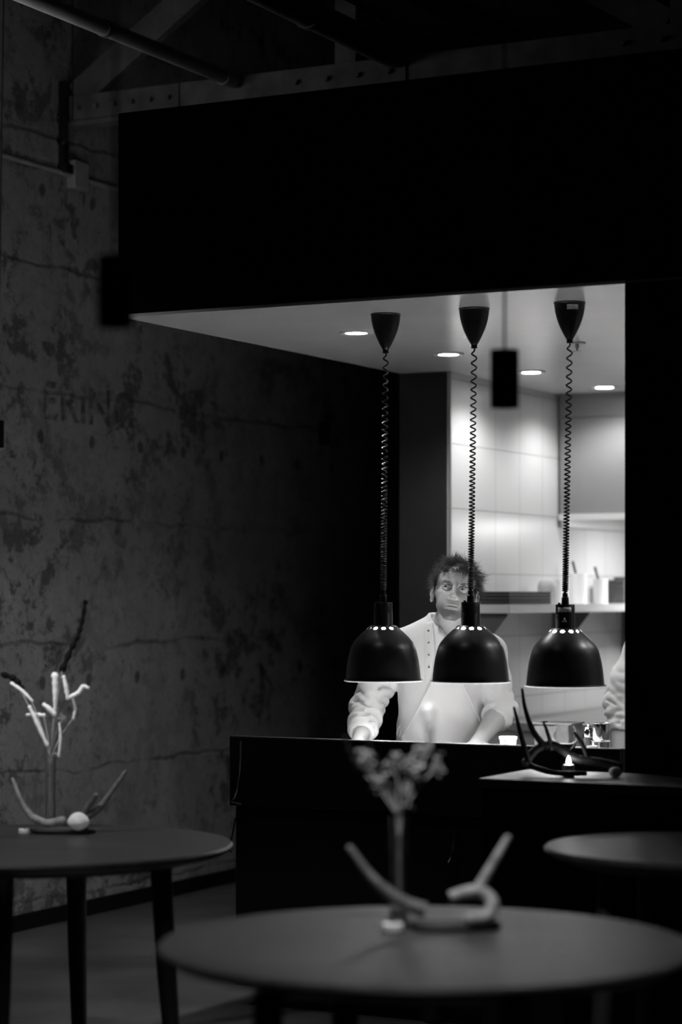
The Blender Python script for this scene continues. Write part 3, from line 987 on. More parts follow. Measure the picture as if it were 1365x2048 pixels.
for (u, v, du, dv, h, lb) in ((0.31, 4.22, 0.13, 0.17, 0.125, 'dark storage box on the shelf right of the shorter canister'),
                              (0.30, 4.45, 0.13, 0.16, 0.14, 'taller dark storage box at the right end of the shelf')):
    o = empty('storage_box', L(u, v, ZS), RZ)
    tag(o, lb, 'box', 'dark boxes on the shelf')
    MB().box(0, du, 0, dv, 0, h - 0.02).build('body', MT['darkbox'], o, bevel=0.003)
    MB().box(-0.002, du + 0.002, -0.002, dv + 0.002, h - 0.02, h).build('lid', MT['darkbox'], o, bevel=0.003)

bc = empty('back_counter', L(0.262, 2.75, 0), RZ)
tag(bc, 'steel worktop unit standing against the tiled wall', 'worktop')
MB().box(0, 0.62, 0, 2.5, 0.86, 0.90).build('worktop', MT['worktop'], bc, bevel=0.003)
MB().box(0.0, 0.58, 0.02, 2.48, 0.1, 0.86).build('cabinet', MT['steeldull'], bc)
for x, y in ((0.04, 0.06), (0.54, 0.06), (0.04, 2.44), (0.54, 2.44)):
    MB().lathe([(0, 0), (0.02, 0), (0.02, 0.1), (0, 0.1)], 16, (x, y, 0)).build('leg', MT['steeldull'], bc)

# things standing on the pass counter at its right end
def oncounter(px, v):
    """a point on the counter's work surface in that picture column"""
    k = (px - PX0) / F
    # X = A0x + u CU + v SU ; Y = A0y - u SU + v CU ; X = k Y
    u = (k * (A0[1] + v * CU) - A0[0] - v * SU) / (CU + k * SU)
    return L(u, v, 0.9002)


tb = empty('deli_tub', oncounter(1017, 0.40))
tag(tb, 'white plastic tub on the counter beside the forearm of the chef', 'tub')
MB().lathe([(0, 0), (0.024, 0), (0.030, 0.086), (0.028, 0.086), (0.023, 0.003), (0, 0.003)], 32).build('cup', MT['tubplastic'], tb)
MB().lathe([(0, 0.083), (0.032, 0.083), (0.033, 0.092), (0.030, 0.094), (0, 0.093)], 32).build('lid', MT['tubplastic'], tb)


def pan(px, v, r, h, label, z=0.0, m='chrome'):
    o = MB().lathe([(0, 0), (r * 0.94, 0), (r, 0.006), (r, h), (r + 0.004, h + 0.002), (r - 0.002, h), (r - 0.003, 0.006), (0, 0.005)], 40).build('steel_pot', MT[m], None, oncounter(px, v) + Vector((0, 0, z)))
    tag(o, label, 'pot', 'small steel pots at the end of the pass')
    return o


pan(1202, 0.42, 0.032, 0.085, 'lower steel pot of the pair at the right end of the counter')
pan(1203, 0.42, 0.030, 0.060, 'upper steel pot standing on another at the counter end', 0.088)
pan(1186, 0.30, 0.018, 0.075, 'slim steel pot left of the stacked pair of pots')
gp = empty('steel_container', oncounter(1118, 0.62), RZ)
tag(gp, 'square steel container on the counter behind the candle glass', 'container')
MB().box(-0.07, 0.07, -0.06, 0.06, 0, 0.004).box(-0.07, -0.067, -0.06, 0.06, 0.004, 0.135).box(0.067, 0.07, -0.06, 0.06, 0.004, 0.135).box(-0.067, 0.067, -0.06, -0.057, 0.004, 0.135).box(-0.067, 0.067, 0.057, 0.06, 0.004, 0.135).build('body', MT['panmat'], gp)
MB().box(-0.076, 0.076, -0.066, -0.06, 0.131, 0.137).box(-0.076, 0.076, 0.06, 0.066, 0.131, 0.137).box(-0.076, -0.07, -0.06, 0.06, 0.131, 0.137).box(0.07, 0.076, -0.06, 0.06, 0.131, 0.137).build('rim', MT['panmat'], gp)
sq = empty('pepper_mill', oncounter(1178, 0.50))
tag(sq, 'dark pepper mill between the steel container and the pots', 'pepper mill')
MB().lathe([(0, 0), (0.022, 0), (0.023, 0.02), (0.016, 0.06), (0.018, 0.09), (0.0, 0.092)], 28).build('body', MT['plastic'], sq)
MB().lathe([(0, 0.092), (0.015, 0.093), (0.019, 0.112), (0.012, 0.128), (0.004, 0.131), (0.006, 0.14), (0, 0.145)], 28).build('head', MT['chrome'], sq)

# ------------------------------------------------------------------ people: signed distance fields turned into one surface
class Field:
    def __init__(self, xs, ys, zs):
        self.ax = [np.asarray(a, np.float32) for a in (xs, ys, zs)]
        self.d = np.full([len(a) for a in self.ax], 1.0, np.float32)

    def region(self, lo, hi, pad):
        sl = []
        for a, l, h in zip(self.ax, lo, hi):
            i0 = max(int(np.searchsorted(a, l - pad)) - 1, 0)
            i1 = min(int(np.searchsorted(a, h + pad)) + 1, len(a))
            sl.append(slice(i0, i1))
        if any(s.stop - s.start < 1 for s in sl):
            return None, None
        g = [a[s] for a, s in zip(self.ax, sl)]
        return tuple(sl), (g[0][:, None, None], g[1][None, :, None], g[2][None, None, :])

    def put(self, prim, k=0.02, sub=False, frame=None):
        """prim = (fn, lo, hi); frame = (origin, R) local to field"""
        fn, lo, hi = prim
        if frame is not None:
            o, R = frame
            cs = np.array([[x, y, z] for x in (lo[0], hi[0]) for y in (lo[1], hi[1]) for z in (lo[2], hi[2])])
            cs = cs @ np.array(R).T + np.array(o)
            lo, hi = cs.min(0), cs.max(0)
        sl, g = self.region(lo, hi, k + 0.012)
        if sl is None:
            return
        x, y, z = g
        hs = 1.0
        if frame is not None:
            o, R = frame
            R = np.array(R)
            hs = float(np.linalg.norm(R[:, 0]))
            R = R / hs
            dx, dy, dz = (x - o[0]) / hs, (y - o[1]) / hs, (z - o[2]) / hs
            x = R[0, 0] * dx + R[1, 0] * dy + R[2, 0] * dz
            y = R[0, 1] * dx + R[1, 1] * dy + R[2, 1] * dz
            z = R[0, 2] * dx + R[1, 2] * dy + R[2, 2] * dz
        b = fn(x, y, z) * hs
        a = self.d[sl]
        b = np.broadcast_to(b, a.shape).astype(np.float32)
        if sub:
            b = -b
            h = np.maximum(k - np.abs(a - b), 0) / max(k, 1e-6)
            self.d[sl] = np.maximum(a, b) + h * h * k * 0.25
        else:
            h = np.maximum(k - np.abs(a - b), 0) / max(k, 1e-6)
            self.d[sl] = np.minimum(a, b) - h * h * k * 0.25

    def grid(self):
        return self.ax[0][:, None, None], self.ax[1][None, :, None], self.ax[2][None, None, :]

    def mesh(self):
        """surface nets on the rectilinear grid"""
        d = self.d
        nx, ny, nz = d.shape
        s = d < 0
        c = np.zeros((nx - 1, ny - 1, nz - 1), np.int8)
        for i in (0, 1):
            for j in (0, 1):
                for k in (0, 1):
                    c += s[i:nx - 1 + i, j:ny - 1 + j, k:nz - 1 + k]
        act = (c > 0) & (c < 8)
        I, J, K = np.nonzero(act)
        idx = np.full(act.shape, -1, np.int32)
        idx[I, J, K] = np.arange(len(I))
        acc = np.zeros((len(I), 3), np.float64)
        cnt = np.zeros(len(I))
        corners = [(0, 0, 0), (1, 0, 0), (0, 1, 0), (1, 1, 0), (0, 0, 1), (1, 0, 1), (0, 1, 1), (1, 1, 1)]
        for a in range(8):
            for b in range(a + 1, 8):
                A, B = corners[a], corners[b]
                if sum(abs(A[q] - B[q]) for q in range(3)) != 1:
                    continue
                da = d[I + A[0], J + A[1], K + A[2]]
                db = d[I + B[0], J + B[1], K + B[2]]
                m = (da < 0) != (db < 0)
                t = np.where(m, da / np.where(m, da - db, 1), 0)
                P = np.stack([self.ax[q][(I, J, K)[q] + A[q]] * (1 - t) + self.ax[q][(I, J, K)[q] + B[q]] * t for q in range(3)], 1)
                acc[m] += P[m]
                cnt[m] += 1
        V = acc / cnt[:, None]
        faces = []
        # x edges
        for ax in range(3):
            if ax == 0:
                m = s[:-1, 1:-1, 1:-1] != s[1:, 1:-1, 1:-1]
                i, j, k = np.nonzero(m)
                j, k = j + 1, k + 1
                q = [idx[i, j - 1, k - 1], idx[i, j, k - 1], idx[i, j, k], idx[i, j - 1, k]]
                inside = s[i, j, k]
            elif ax == 1:
                m = s[1:-1, :-1, 1:-1] != s[1:-1, 1:, 1:-1]
                i, j, k = np.nonzero(m)
                i, k = i + 1, k + 1
                q = [idx[i - 1, j, k - 1], idx[i - 1, j, k], idx[i, j, k], idx[i, j, k - 1]]
                inside = s[i, j, k]
            else:
                m = s[1:-1, 1:-1, :-1] != s[1:-1, 1:-1, 1:]
                i, j, k = np.nonzero(m)
                i, j = i + 1, j + 1
                q = [idx[i - 1, j - 1, k], idx[i, j - 1, k], idx[i, j, k], idx[i - 1, j, k]]
                inside = s[i, j, k]
            Q = np.stack(q, 1)
            Q[~inside] = Q[~inside][:, ::-1]
            faces.append(Q)
        Q = np.concatenate(faces)
        return V, Q


def ell(c, r):
    c, r = np.array(c, float), np.array(r, float)

    def fn(x, y, z):
        a, b, e = (x - c[0]), (y - c[1]), (z - c[2])
        k0 = np.sqrt((a / r[0]) ** 2 + (b / r[1]) ** 2 + (e / r[2]) ** 2)
        k1 = np.sqrt((a / r[0] ** 2) ** 2 + (b / r[1] ** 2) ** 2 + (e / r[2] ** 2) ** 2) + 1e-9
        return k0 * (k0 - 1) / k1
    return fn, c - r, c + r


def cap(a, b, ra, rb=None):
    a, b = np.array(a, float), np.array(b, float)
    rb = ra if rb is None else rb
    ba = b - a
    L2 = float(ba @ ba) + 1e-12

    def fn(x, y, z):
        px, py, pz = x - a[0], y - a[1], z - a[2]
        t = np.clip((px * ba[0] + py * ba[1] + pz * ba[2]) / L2, 0, 1)
        return np.sqrt((px - t * ba[0]) ** 2 + (py - t * ba[1]) ** 2 + (pz - t * ba[2]) ** 2) - (ra + (rb - ra) * t)
    m = max(ra, rb)
    return fn, np.minimum(a, b) - m, np.maximum(a, b) + m


def chain(f, pts, rad, k=0.02, frame=None):
    for i in range(len(pts) - 1):
        f.put(cap(pts[i], pts[i + 1], rad[i], rad[i + 1]), k, frame=frame)


def torus_ring(c, axis, R, r):
    c, n = np.array(c, float), np.array(axis, float)
    n = n / np.linalg.norm(n)

    def fn(x, y, z):
        px, py, pz = x - c[0], y - c[1], z - c[2]
        h = px * n[0] + py * n[1] + pz * n[2]
        q = np.sqrt(np.maximum(px * px + py * py + pz * pz - h * h, 0))
        return np.sqrt((q - R) ** 2 + h * h) - r
    return fn, c - R - r, c + R + r


def folds(x, y, z, seed, scale, dirs=None):
    r = np.random.default_rng(seed)
    f = 0
    for i in range(6):
        d = r.normal(size=3)
        d /= np.linalg.norm(d)
        if dirs is not None:
            d = np.array(dirs) + 0.45 * d
            d /= np.linalg.norm(d)
        fr = scale * (0.7 + 0.35 * i)
        w = 1.3 * np.sin((x * d[1] + y * d[2] - z * d[0]) * scale * 0.6 + r.uniform(0, 6))
        f = f + np.abs(np.sin((x * d[0] + y * d[1] + z * d[2]) * fr + w + r.uniform(0, 6))) / (1 + 0.3 * i)
    return f / 4 - 0.55


def mesh_from(V, Q, name, m, parent, tone=None, smooth_iter=0):
    me = bpy.data.meshes.new(name)
    me.from_pydata(V.tolist(), [], Q.tolist())
    me.update()
    me.materials.append(m)
    me.polygons.foreach_set('use_smooth', [True] * len(me.polygons))
    if tone is not None:
        at_ = me.attributes.new('tone', 'FLOAT_COLOR', 'POINT')
        c = np.ones((len(V), 4), np.float32)
        c[:, :3] = tone[:, None]
        at_.data.foreach_set('color', c.ravel())
    o = bpy.data.objects.new(name, me)
    COL.objects.link(o)
    if parent is not None:
        o.parent = parent
    if smooth_iter:
        s = o.modifiers.new('Smooth', 'SMOOTH')
        s.iterations = smooth_iter
        s.factor = 0.5
    return o


def axis_steps(segs):
    """segs: (start, end, step) runs joined to one rising axis"""
    out = []
    for a, b, h in segs:
        n = max(int(round((b - a) / h)), 1)
        out += [a + (b - a) * i / n for i in range(n)]
    out.append(segs[-1][1])
    return np.array(out)


def rotm(rx=0, ry=0, rz=0):
    return np.array((Matrix.Rotation(rz, 3, 'Z') @ Matrix.Rotation(ry, 3, 'Y') @ Matrix.Rotation(rx, 3, 'X')))


def build_person(P, loc, rz, label):
    """P holds the pose in metres: x picture right, y away from the viewer, z up, origin on the floor"""
    HS = P['head_scale']
    hc, hR = np.array(P['head'], float), rotm(*P['head_rot']) * HS
    hf = (hc, hR)
    Wl, Wr = np.array(P['wrist'][0]), np.array(P['wrist'][1])
    fine_z = P['hand_z']
    # ---- body
    top = hc[2] + 0.155
    zs = axis_steps([(-0.02, fine_z[0], 0.015), (fine_z[0], fine_z[1], 0.0035), (fine_z[1], hc[2] - 0.20, 0.010), (hc[2] - 0.20, hc[2] - 0.145, 0.004), (hc[2] - 0.145, top, P['res'])])
    hx, hy = hc[0], hc[1]
    xs = axis_steps([(-0.46, hx - 0.11, 0.0042), (hx - 0.11, hx + 0.11, P['res']), (hx + 0.11, 0.46, 0.0042)])
    ys = axis_steps([(min(-0.52, Wl[1] - 0.25, Wr[1] - 0.25), hy - 0.13, 0.0045), (hy - 0.13, hy + 0.0, P['res']), (hy + 0.0, 0.24, 0.006)])
    f = Field(xs, ys, zs)
    nb, hip = np.array(P['neck']), np.array(P['hip'])
    chest = np.array(P['chest'])
    f.put(ell(hip, (0.155, 0.11, 0.15)), 0.05)
    f.put(ell((hip + chest) / 2, (0.135, 0.095, 0.19)), 0.06)
    f.put(ell(chest, (0.155, 0.105, 0.19)), 0.06)
    for s in (0, 1):
        sh, el, wr = (np.array(P[k][s]) for k in ('shoulder', 'elbow', 'wrist'))
        f.put(cap(nb + (0, 0.02, -0.01), sh, 0.045, 0.05), 0.05)
        f.put(cap(chest + (0, 0, 0.08), sh, 0.07, 0.055), 0.04)
        m1 = sh + (el - sh) * 0.5
        chain(f, [sh, m1, el], [0.052, 0.047, 0.040], 0.02)
        m2 = el + (wr - el) * 0.3
        chain(f, [el, m2, wr], [0.041, 0.043, 0.0275], 0.015)
        # hand: palm, four fingers, thumb
        hd_ = np.array(P['handdir'][s], float)
        hd_ /= np.linalg.norm(hd_)
        up = np.array(P['handup'][s], float)
        side = np.cross(hd_, up)
        side /= np.linalg.norm(side)
        up = np.cross(side, hd_)
        inn = -1 if s == 1 else 1            # the thumb points inwards
        R = np.stack([side, hd_, up], 1)
        fr = (wr, R)
        f.put(ell((0, 0.055, -0.002), (0.041, 0.056, 0.0155)), 0.012, frame=fr)
        f.put(cap((-0.0, -0.01, 0), (0.0, 0.03, 0), 0.026, 0.024), 0.02, frame=fr)
        for i, (x, ln) in enumerate(((-0.030, 0.070), (-0.0105, 0.079), (0.0095, 0.075), (0.029, 0.058))):
            x, ln = (x, ln)
            xx = -inn * x
            sp = xx * 1.28
            a = (xx, 0.094 - abs(x) * 0.22, 0.001)
            b = (sp, a[1] + ln * 0.45, 0.004)
            c = (sp * 1.08, a[1] + ln * 0.76, -0.003)
            e = (sp * 1.1, a[1] + ln, -0.011)
            chain(f, [a, b, c, e], [0.0096, 0.0088, 0.0080, 0.0068], 0.004, frame=fr)
        chain(f, [(inn * 0.026, 0.022, -0.002), (inn * 0.050, 0.050, -0.005), (inn * 0.062, 0.078, -0.007), (inn * 0.064, 0.098, -0.010)], [0.0135, 0.0115, 0.0098, 0.0075], 0.006, frame=fr)
        # leg and foot
        lx = -0.095 if s == 0 else 0.095
        hp = np.array((hip[0] + lx, hip[1], hip[2] - 0.06))
        kn = np.array((hip[0] + lx * 1.25, hip[1] - 0.02, 0.48))
        an = np.array((hip[0] + lx * 1.35, hip[1] + 0.03, 0.08))
        chain(f, [hp, kn, an], [0.078, 0.055, 0.038], 0.04)
        f.put(cap(an + (0, 0.02, -0.035), an + (lx * 0.15, -0.17, -0.05), 0.034, 0.026), 0.03)
    # neck
    f.put(cap(nb + (0, 0.035, -0.03), hc + hR @ np.array((0, 0.034, -0.045)), 0.060, 0.052), 0.03)
    # ---- head
    H = lambda p, k=0.012, sub=False: f.put(p, k, sub, hf)
    H(ell((0, 0.012, 0.030), (0.0735, 0.094, 0.077)), 0.012)
    H(ell((0, -0.024, -0.033), (0.0580, 0.064, 0.074)), 0.014)
    H(cap((-0.045, 0.0, -0.056), (-0.016, -0.068, -0.104), 0.015, 0.012), 0.016)
    H(cap((0.045, 0.0, -0.056), (0.016, -0.068, -0.104), 0.015, 0.012), 0.016)
    H(ell((0, -0.077, -0.101), (0.022, 0.018, 0.017)), 0.016)
    for s in (-1, 1):
        H(ell((s * 0.044, -0.055, -0.026), (0.023, 0.022, 0.017)), 0.022)
        H(ell((s * 0.031, -0.064, -0.058), (0.021, 0.018, 0.030)), 0.03)
    H(ell((0, -0.052, 0.042), (0.054, 0.032, 0.032)), 0.03)
    H(cap((-0.040, -0.070, 0.019), (-0.010, -0.083, 0.015), 0.010, 0.010), 0.012)
    H(cap((0.040, -0.070, 0.019), (0.010, -0.083, 0.015), 0.010, 0.010), 0.012)
    for s in (-1, 1):                                                    # sockets
        H(ell((s * 0.031, -0.090, -0.001), (0.0190, 0.0130, 0.0115)), 0.012, True)
    H(cap((0, -0.080, 0.010), (0, -0.1090, -0.029), 0.0080, 0.0100), 0.009)
    H(ell((0, -0.106, -0.0335), (0.0110, 0.0115, 0.0092)), 0.006)
    for s in (-1, 1):
        H(ell((s * 0.0120, -0.094, -0.0365), (0.0068, 0.012, 0.0072)), 0.004)
        H(cap((s * 0.0078, -0.1075, -0.0465), (s * 0.0062, -0.0920, -0.0300), 0.0046, 0.0036), 0.002, True)
    H(ell((0, -0.076, -0.058), (0.027, 0.016, 0.026)), 0.03)
    H(ell((0, -0.0890, -0.0655), (0.0215, 0.0090, 0.0050)), 0.006)
    H(ell((0, -0.0875, -0.0752), (0.0185, 0.0095, 0.0058)), 0.006)
    H(cap((-0.0195, -0.0940, -0.0707), (0.0195, -0.0940, -0.0707), 0.0012, 0.0012), 0.004, True)
    H(cap((-0.0195, -0.0940, -0.0707), (0.0, -0.0985, -0.0701), 0.0010, 0.0018), 0.003, True)
    H(cap((0.0195, -0.0940, -0.0707), (0.0, -0.0985, -0.0701), 0.0010, 0.0018), 0.003, True)
    eyes = []
    for s in (-1, 1):
        ec = np.array((s * 0.0305, -0.0735, -0.001))
        eyes.append(ec)
        H(ell(ec, (0.0158, 0.0145, 0.0148)), 0.004)
        H(ell(ec + (0, -0.0150, -0.0008), (0.0120, 0.0115, 0.0040)), 0.002, True)
        H(cap(ec + (-0.013, -0.0085, 0.001), ec + (0.0, -0.0135, 0.0062), 0.0022, 0.0028), 0.003)
        H(cap(ec + (0.013, -0.0085, 0.001), ec + (0.0, -0.0135, 0.0062), 0.0022, 0.0028), 0.003)
        # ear
        H(ell((s * 0.0765, 0.012, -0.012), (0.0075, 0.020, 0.032)), 0.006)
        H(torus_ring((s * 0.0805, 0.014, -0.006), (1, -0.25 * s, 0), 0.0195, 0.0050), 0.005)
        H(ell((s * 0.079, 0.004, -0.040), (0.006, 0.010, 0.010)), 0.005)
        H(ell((s * 0.0860, 0.010, -0.010), (0.006, 0.011, 0.016)), 0.004, True)
    V, Q = f.mesh()
    # skin tone, stubble and lips (the colours of the skin itself)
    q = (V - hc) @ hR / HS ** 2
    tone = np.full(len(V), 0.50)
    face = (q[:, 2] > -0.16) & (np.abs(q[:, 0]) < 0.1)
    x, y, z = q[:, 0], q[:, 1], q[:, 2]
    ss = lambda t, a, b: np.clip((t - a) / (b - a), 0, 1)
    jaw = ss(-z, 0.046, 0.085) * ss(-y, -0.015, 0.02) * (1 - ss(-z, 0.125, 0.140))
    side = ss(np.abs(x), 0.045, 0.060) * ss(-z, 0.0, 0.05) * ss(-y, -0.02, 0.01) * (1 - ss(-z, 0.115, 0.135))
    tash = ss(-z, 0.045, 0.050) * (1 - ss(-z, 0.059, 0.063)) * (1 - ss(np.abs(x), 0.014, 0.030)) * ss(-y, 0.07, 0.085) * 0.6
    mouth_clear = (1 - ss(np.abs(x), 0.020, 0.03)) * (1 - ss(np.abs(z + 0.070), 0.010, 0.016)) * ss(-y, 0.07, 0.085)
    beard = np.clip(np.maximum(np.maximum(jaw, side * 0.75), tash), 0, 1) * (1 - 0.8 * mouth_clear) * face * P['beard']
    tone *= 1 - 0.72 * beard
    lips = (np.abs(z + 0.070) < 0.0115) & (np.abs(x) < 0.024) & (y < -0.088)
    tone[lips & face] *= 0.78
    scalp = (z > 0.046 + 0.25 * np.maximum(-y - 0.05, 0)) & (y > -0.07)
    tone[scalp & face] *= 0.35
    lashes = np.zeros(len(V), bool)
    for ec in eyes:
        lashes |= (np.abs(x - ec[0]) < 0.0145) & (np.abs(z - ec[2] - 0.0045) < 0.0022) & (y < -0.080)
    tone[lashes & face] *= 0.35
    body = mesh_from(V, Q, 'person', MT['skin'], None, tone)
    body.location = loc
    body.rotation_euler = (0, 0, rz)
    tag(body, label, 'person', 'cooks in the kitchen')
    # ---- eyes
    for ec in eyes:
        c = hc + hR @ ec
        g = np.array(P['gaze'], float)
        g /= np.linalg.norm(g)
        e = MB().blob(c, 0.0127 * HS, 24).build('eye', MT['eyewhite'], body)
        dv = Vector(hR @ g).normalized() * HS
        rot = dv.to_track_quat('Z', 'Y').to_matrix()
        b = MB()
        ring0 = b.bm.verts.new(Vector(c) + dv * 0.0134)
        prev = None
        rings = []
        for rr in (0.003, 0.0063):
            zz = math.sqrt(max(0.0133 ** 2 - rr ** 2, 0))
            rings.append([b.bm.verts.new(Vector(c) + rot @ Vector((rr * math.cos(a), rr * math.sin(a), zz)) * HS) for a in np.linspace(0, 2 * PI, 20, endpoint=False)])
        for i in range(20):
            j2 = (i + 1) % 20
            b.bm.faces.new((ring0, rings[0][i], rings[0][j2]))
            b.bm.faces.new((rings[0][i], rings[1][i], rings[1][j2], rings[0][j2]))
        b.build('iris', MT['iris'], e)
    # ---- hair
    rg = np.random.default_rng(P['seed'])
    verts, faces = [], []

    def strand(p, dirs, r0, n=6):
        """p start, dirs list of step vectors"""
        base = len(verts)
        pts = [np.array(p)]
        for d in dirs:
            pts.append(pts[-1] + d)
        m = len(pts)
        for i, q_ in enumerate(pts):
            t_ = pts[min(i + 1, m - 1)] - pts[max(i - 1, 0)]
            t_ = t_ / (np.linalg.norm(t_) + 1e-9)
            s_ = np.cross(t_, (0.3, 0.9, 0.2))
            s_ /= np.linalg.norm(s_) + 1e-9
            u_ = np.cross(t_, s_)
            rr = r0 * (1 - 0.85 * i / (m - 1))
            for k in range(3):
                a = 2 * PI * k / 3
                verts.append(hc + hR @ (q_ + (s_ * math.cos(a) + u_ * math.sin(a)) * rr))
        for i in range(m - 1):
            for k in range(3):
                k2 = (k + 1) % 3
                faces.append((base + 3 * i + k, base + 3 * i + k2, base + 3 * i + 3 + k2, base + 3 * i + 3 + k))
        faces.append((base + 3 * (m - 1), base + 3 * (m - 1) + 1, base + 3 * (m - 1) + 2))
    C, Rr = np.array((0, 0.011, 0.031)), np.array((0.0765, 0.098, 0.081))
    def allowed(p):
        hl = 0.054 - 0.016 * (abs(p[0]) / 0.07) ** 2
        if p[1] < -0.045:
            return p[2] > hl
        if p[1] < 0.015:
            return p[2] > 0.002 + 0.052 * max(0, (-p[1] - 0.02) / 0.03)
        return p[2] > -0.05
    tufts = 0
    per = 30
    while tufts < P['strands'] // per:
        d = rg.normal(size=3)
        d /= np.linalg.norm(d)
        p = C + d * Rr
        if not allowed(p):
            continue
        tufts += 1
        up = max(d[2], 0)
        tang = np.cross(d, rg.normal(size=3))
        tang /= np.linalg.norm(tang)
        ln = P['hair'] * (0.55 + 0.6 * rg.random()) * (1.0 - 0.30 * up)
        if p[2] < 0.03:
            ln *= 0.6
        dv = d * 0.62 + tang * 0.62 + np.array((0.12 * np.sign(p[0]), -0.12, 0.10 * up))
        if p[2] < 0.035 and abs(p[0]) > 0.05:
            dv += np.array((0.05 * np.sign(p[0]), 0.15, -0.8))
        if p[1] < -0.035:
            dv = d * 0.35 + np.array((rg.normal(0, 0.55), -0.55, rg.normal(-0.1, 0.35)))
        dv /= np.linalg.norm(dv)
        curl = np.cross(dv, rg.normal(size=3)) * rg.uniform(0.2, 1.1)
        for c_ in range(per):
            jit = rg.normal(size=3) * 0.0085
            jit -= d * (jit @ d)
            q0 = p + jit
            dj = (q0 - C) / Rr
            dj /= np.linalg.norm(dj)
            q0 = C + dj * Rr
            if not allowed(q0):
                continue
            l2 = ln * rg.uniform(0.55, 1.15)
            stray = rg.normal(size=3) * (0.16 if rg.random() < 0.8 else 0.5)
            steps, n = [], 7
            for i in range(n):
                t_ = i / n
                q2 = dv + stray + curl * t_ * 1.4 + np.array((0, 0, -0.6 * t_ ** 1.3)) - jit / 0.0085 * 0.22 * t_
                q2 /= np.linalg.norm(q2)
                steps.append(q2 * l2 / n)
            strand(q0 - dj * 0.003, steps, 0.00055 + 0.0003 * rg.random())
    if P.get('fringe'):
        for i in range(110):
            x0 = rg.choice([-0.045, -0.03, -0.012, 0.012, 0.028], p=[.25, .3, .15, .15, .15]) + rg.normal(0, 0.0055)
            p = np.array((x0, -0.072 + 2.7 * x0 * x0, 0.066 - 2.5 * x0 * x0))
            sw = rg.normal(0, 0.0012)
            dirs = [np.array((sw * (k + 1), -0.0046 + 0.0014 * k, -0.0010 - 0.0022 * k)) * rg.uniform(0.6, 1.1) for k in range(5)]
            strand(p, dirs, 0.0006)
        for s in (-1, 1):                                             # sideburns
            for i in range(70):
                p = np.array((s * 0.071, rg.uniform(-0.022, 0.008), rg.uniform(0.0, 0.035)))
                dirs = [np.array((s * 0.0012, -0.0015 + rg.normal(0, 0.0012), -0.006 * rg.uniform(0.6, 1.2))) for k in range(5)]
                strand(p, dirs, 0.0009)
    hair = mesh_from(np.array(verts), np.array([tuple(q_) if len(q_) == 4 else tuple(q_) + (q_[-1],) for q_ in faces])[:0] if False else np.zeros((0, 4), int), 'hair', MT[P['hairmat']], body) if False else None
    me = bpy.data.meshes.new('hair')
    me.from_pydata([tuple(v) for v in verts], [], faces)
    me.materials.append(MT[P['hairmat']])
    me.polygons.foreach_set('use_smooth', [True] * len(me.polygons))
    hair = bpy.data.objects.new('hair', me)
    COL.objects.link(hair)
    hair.parent = body
    hair['label'] = 'short tousled dark hair'
    # eyebrows
    verts, faces = [], []
    for s in (-1, 1):
        for i in range(60):
            t_ = rg.random()
            p = np.array((s * (0.014 + 0.034 * t_), -0.0885 + 0.018 * t_ * t_, 0.0105 + 0.0055 * math.sin(t_ * 2.4) + rg.normal(0, 0.0017)))
            dirs = [np.array((s * 0.0022, -0.0008, 0.0008 - 0.0006 * k)) for k in range(3)]
            strand(p, dirs, 0.00045)
    me = bpy.data.meshes.new('eyebrows')
    me.from_pydata([tuple(v) for v in verts], [], faces)
    me.materials.append(MT[P['hairmat']])
    eb = bpy.data.objects.new('eyebrows', me)
    COL.objects.link(eb)
    eb.parent = body

    # ---- jacket
    xs = axis_steps([(-0.50, 0.48, 0.0055)])
    ys = axis_steps([(min(-0.42, Wl[1] - 0.02, Wr[1] - 0.02), 0.24, 0.0055)])
    zs = axis_steps([(0.70, hc[2] - 0.06, 0.0055)])
    g = Field(xs, ys, zs)
    g.put(ell(hip + (0, 0, 0.0), (0.182, 0.145, 0.24)), 0.05)
    g.put(ell((hip + chest) / 2 + (0, -0.01, 0), (0.168, 0.138, 0.23)), 0.05)
    g.put(ell(chest + (0, -0.005, 0), (0.178, 0.135, 0.215)), 0.05)
    cuffs = []
    for s in (0, 1):
        sh, el, wr = (np.array(P[k][s]) for k in ('shoulder', 'elbow', 'wrist'))
        g.put(cap(nb + (0, 0.03, -0.004), sh + (0, 0, 0.0), 0.056, 0.062), 0.05)
        g.put(cap(chest + (0, 0, 0.06), sh, 0.10, 0.066), 0.05)
        m1 = sh + (el - sh) * 0.55
        ce = el + (wr - el) * P['cuff'][s]
        chain(g, [sh, m1, el, ce], [0.068, P['sleeve'][s], P['sleeve'][s] * 0.98, 0.056], 0.02)
        dv = (wr - el) / np.linalg.norm(wr - el)
        cuffs.append((ce, dv))
        c1 = ce - dv * 0.006
        g.put(torus_ring(c1, dv + (0.1, 0.05, 0.1), 0.046, 0.020 if s else 0.017), 0.005)
        if s == 0:
            g.put(torus_ring(ce - dv * 0.036, dv + (-0.15, 0.1, 0.05), 0.055, 0.013), 0.008)
            g.put(torus_ring(ce - dv * 0.066, dv + (0.2, 0.0, -0.1), 0.062, 0.012), 0.010)
    X, Y_, Z_ = g.grid()
    ce_of = [c_[0] for c_ in cuffs]
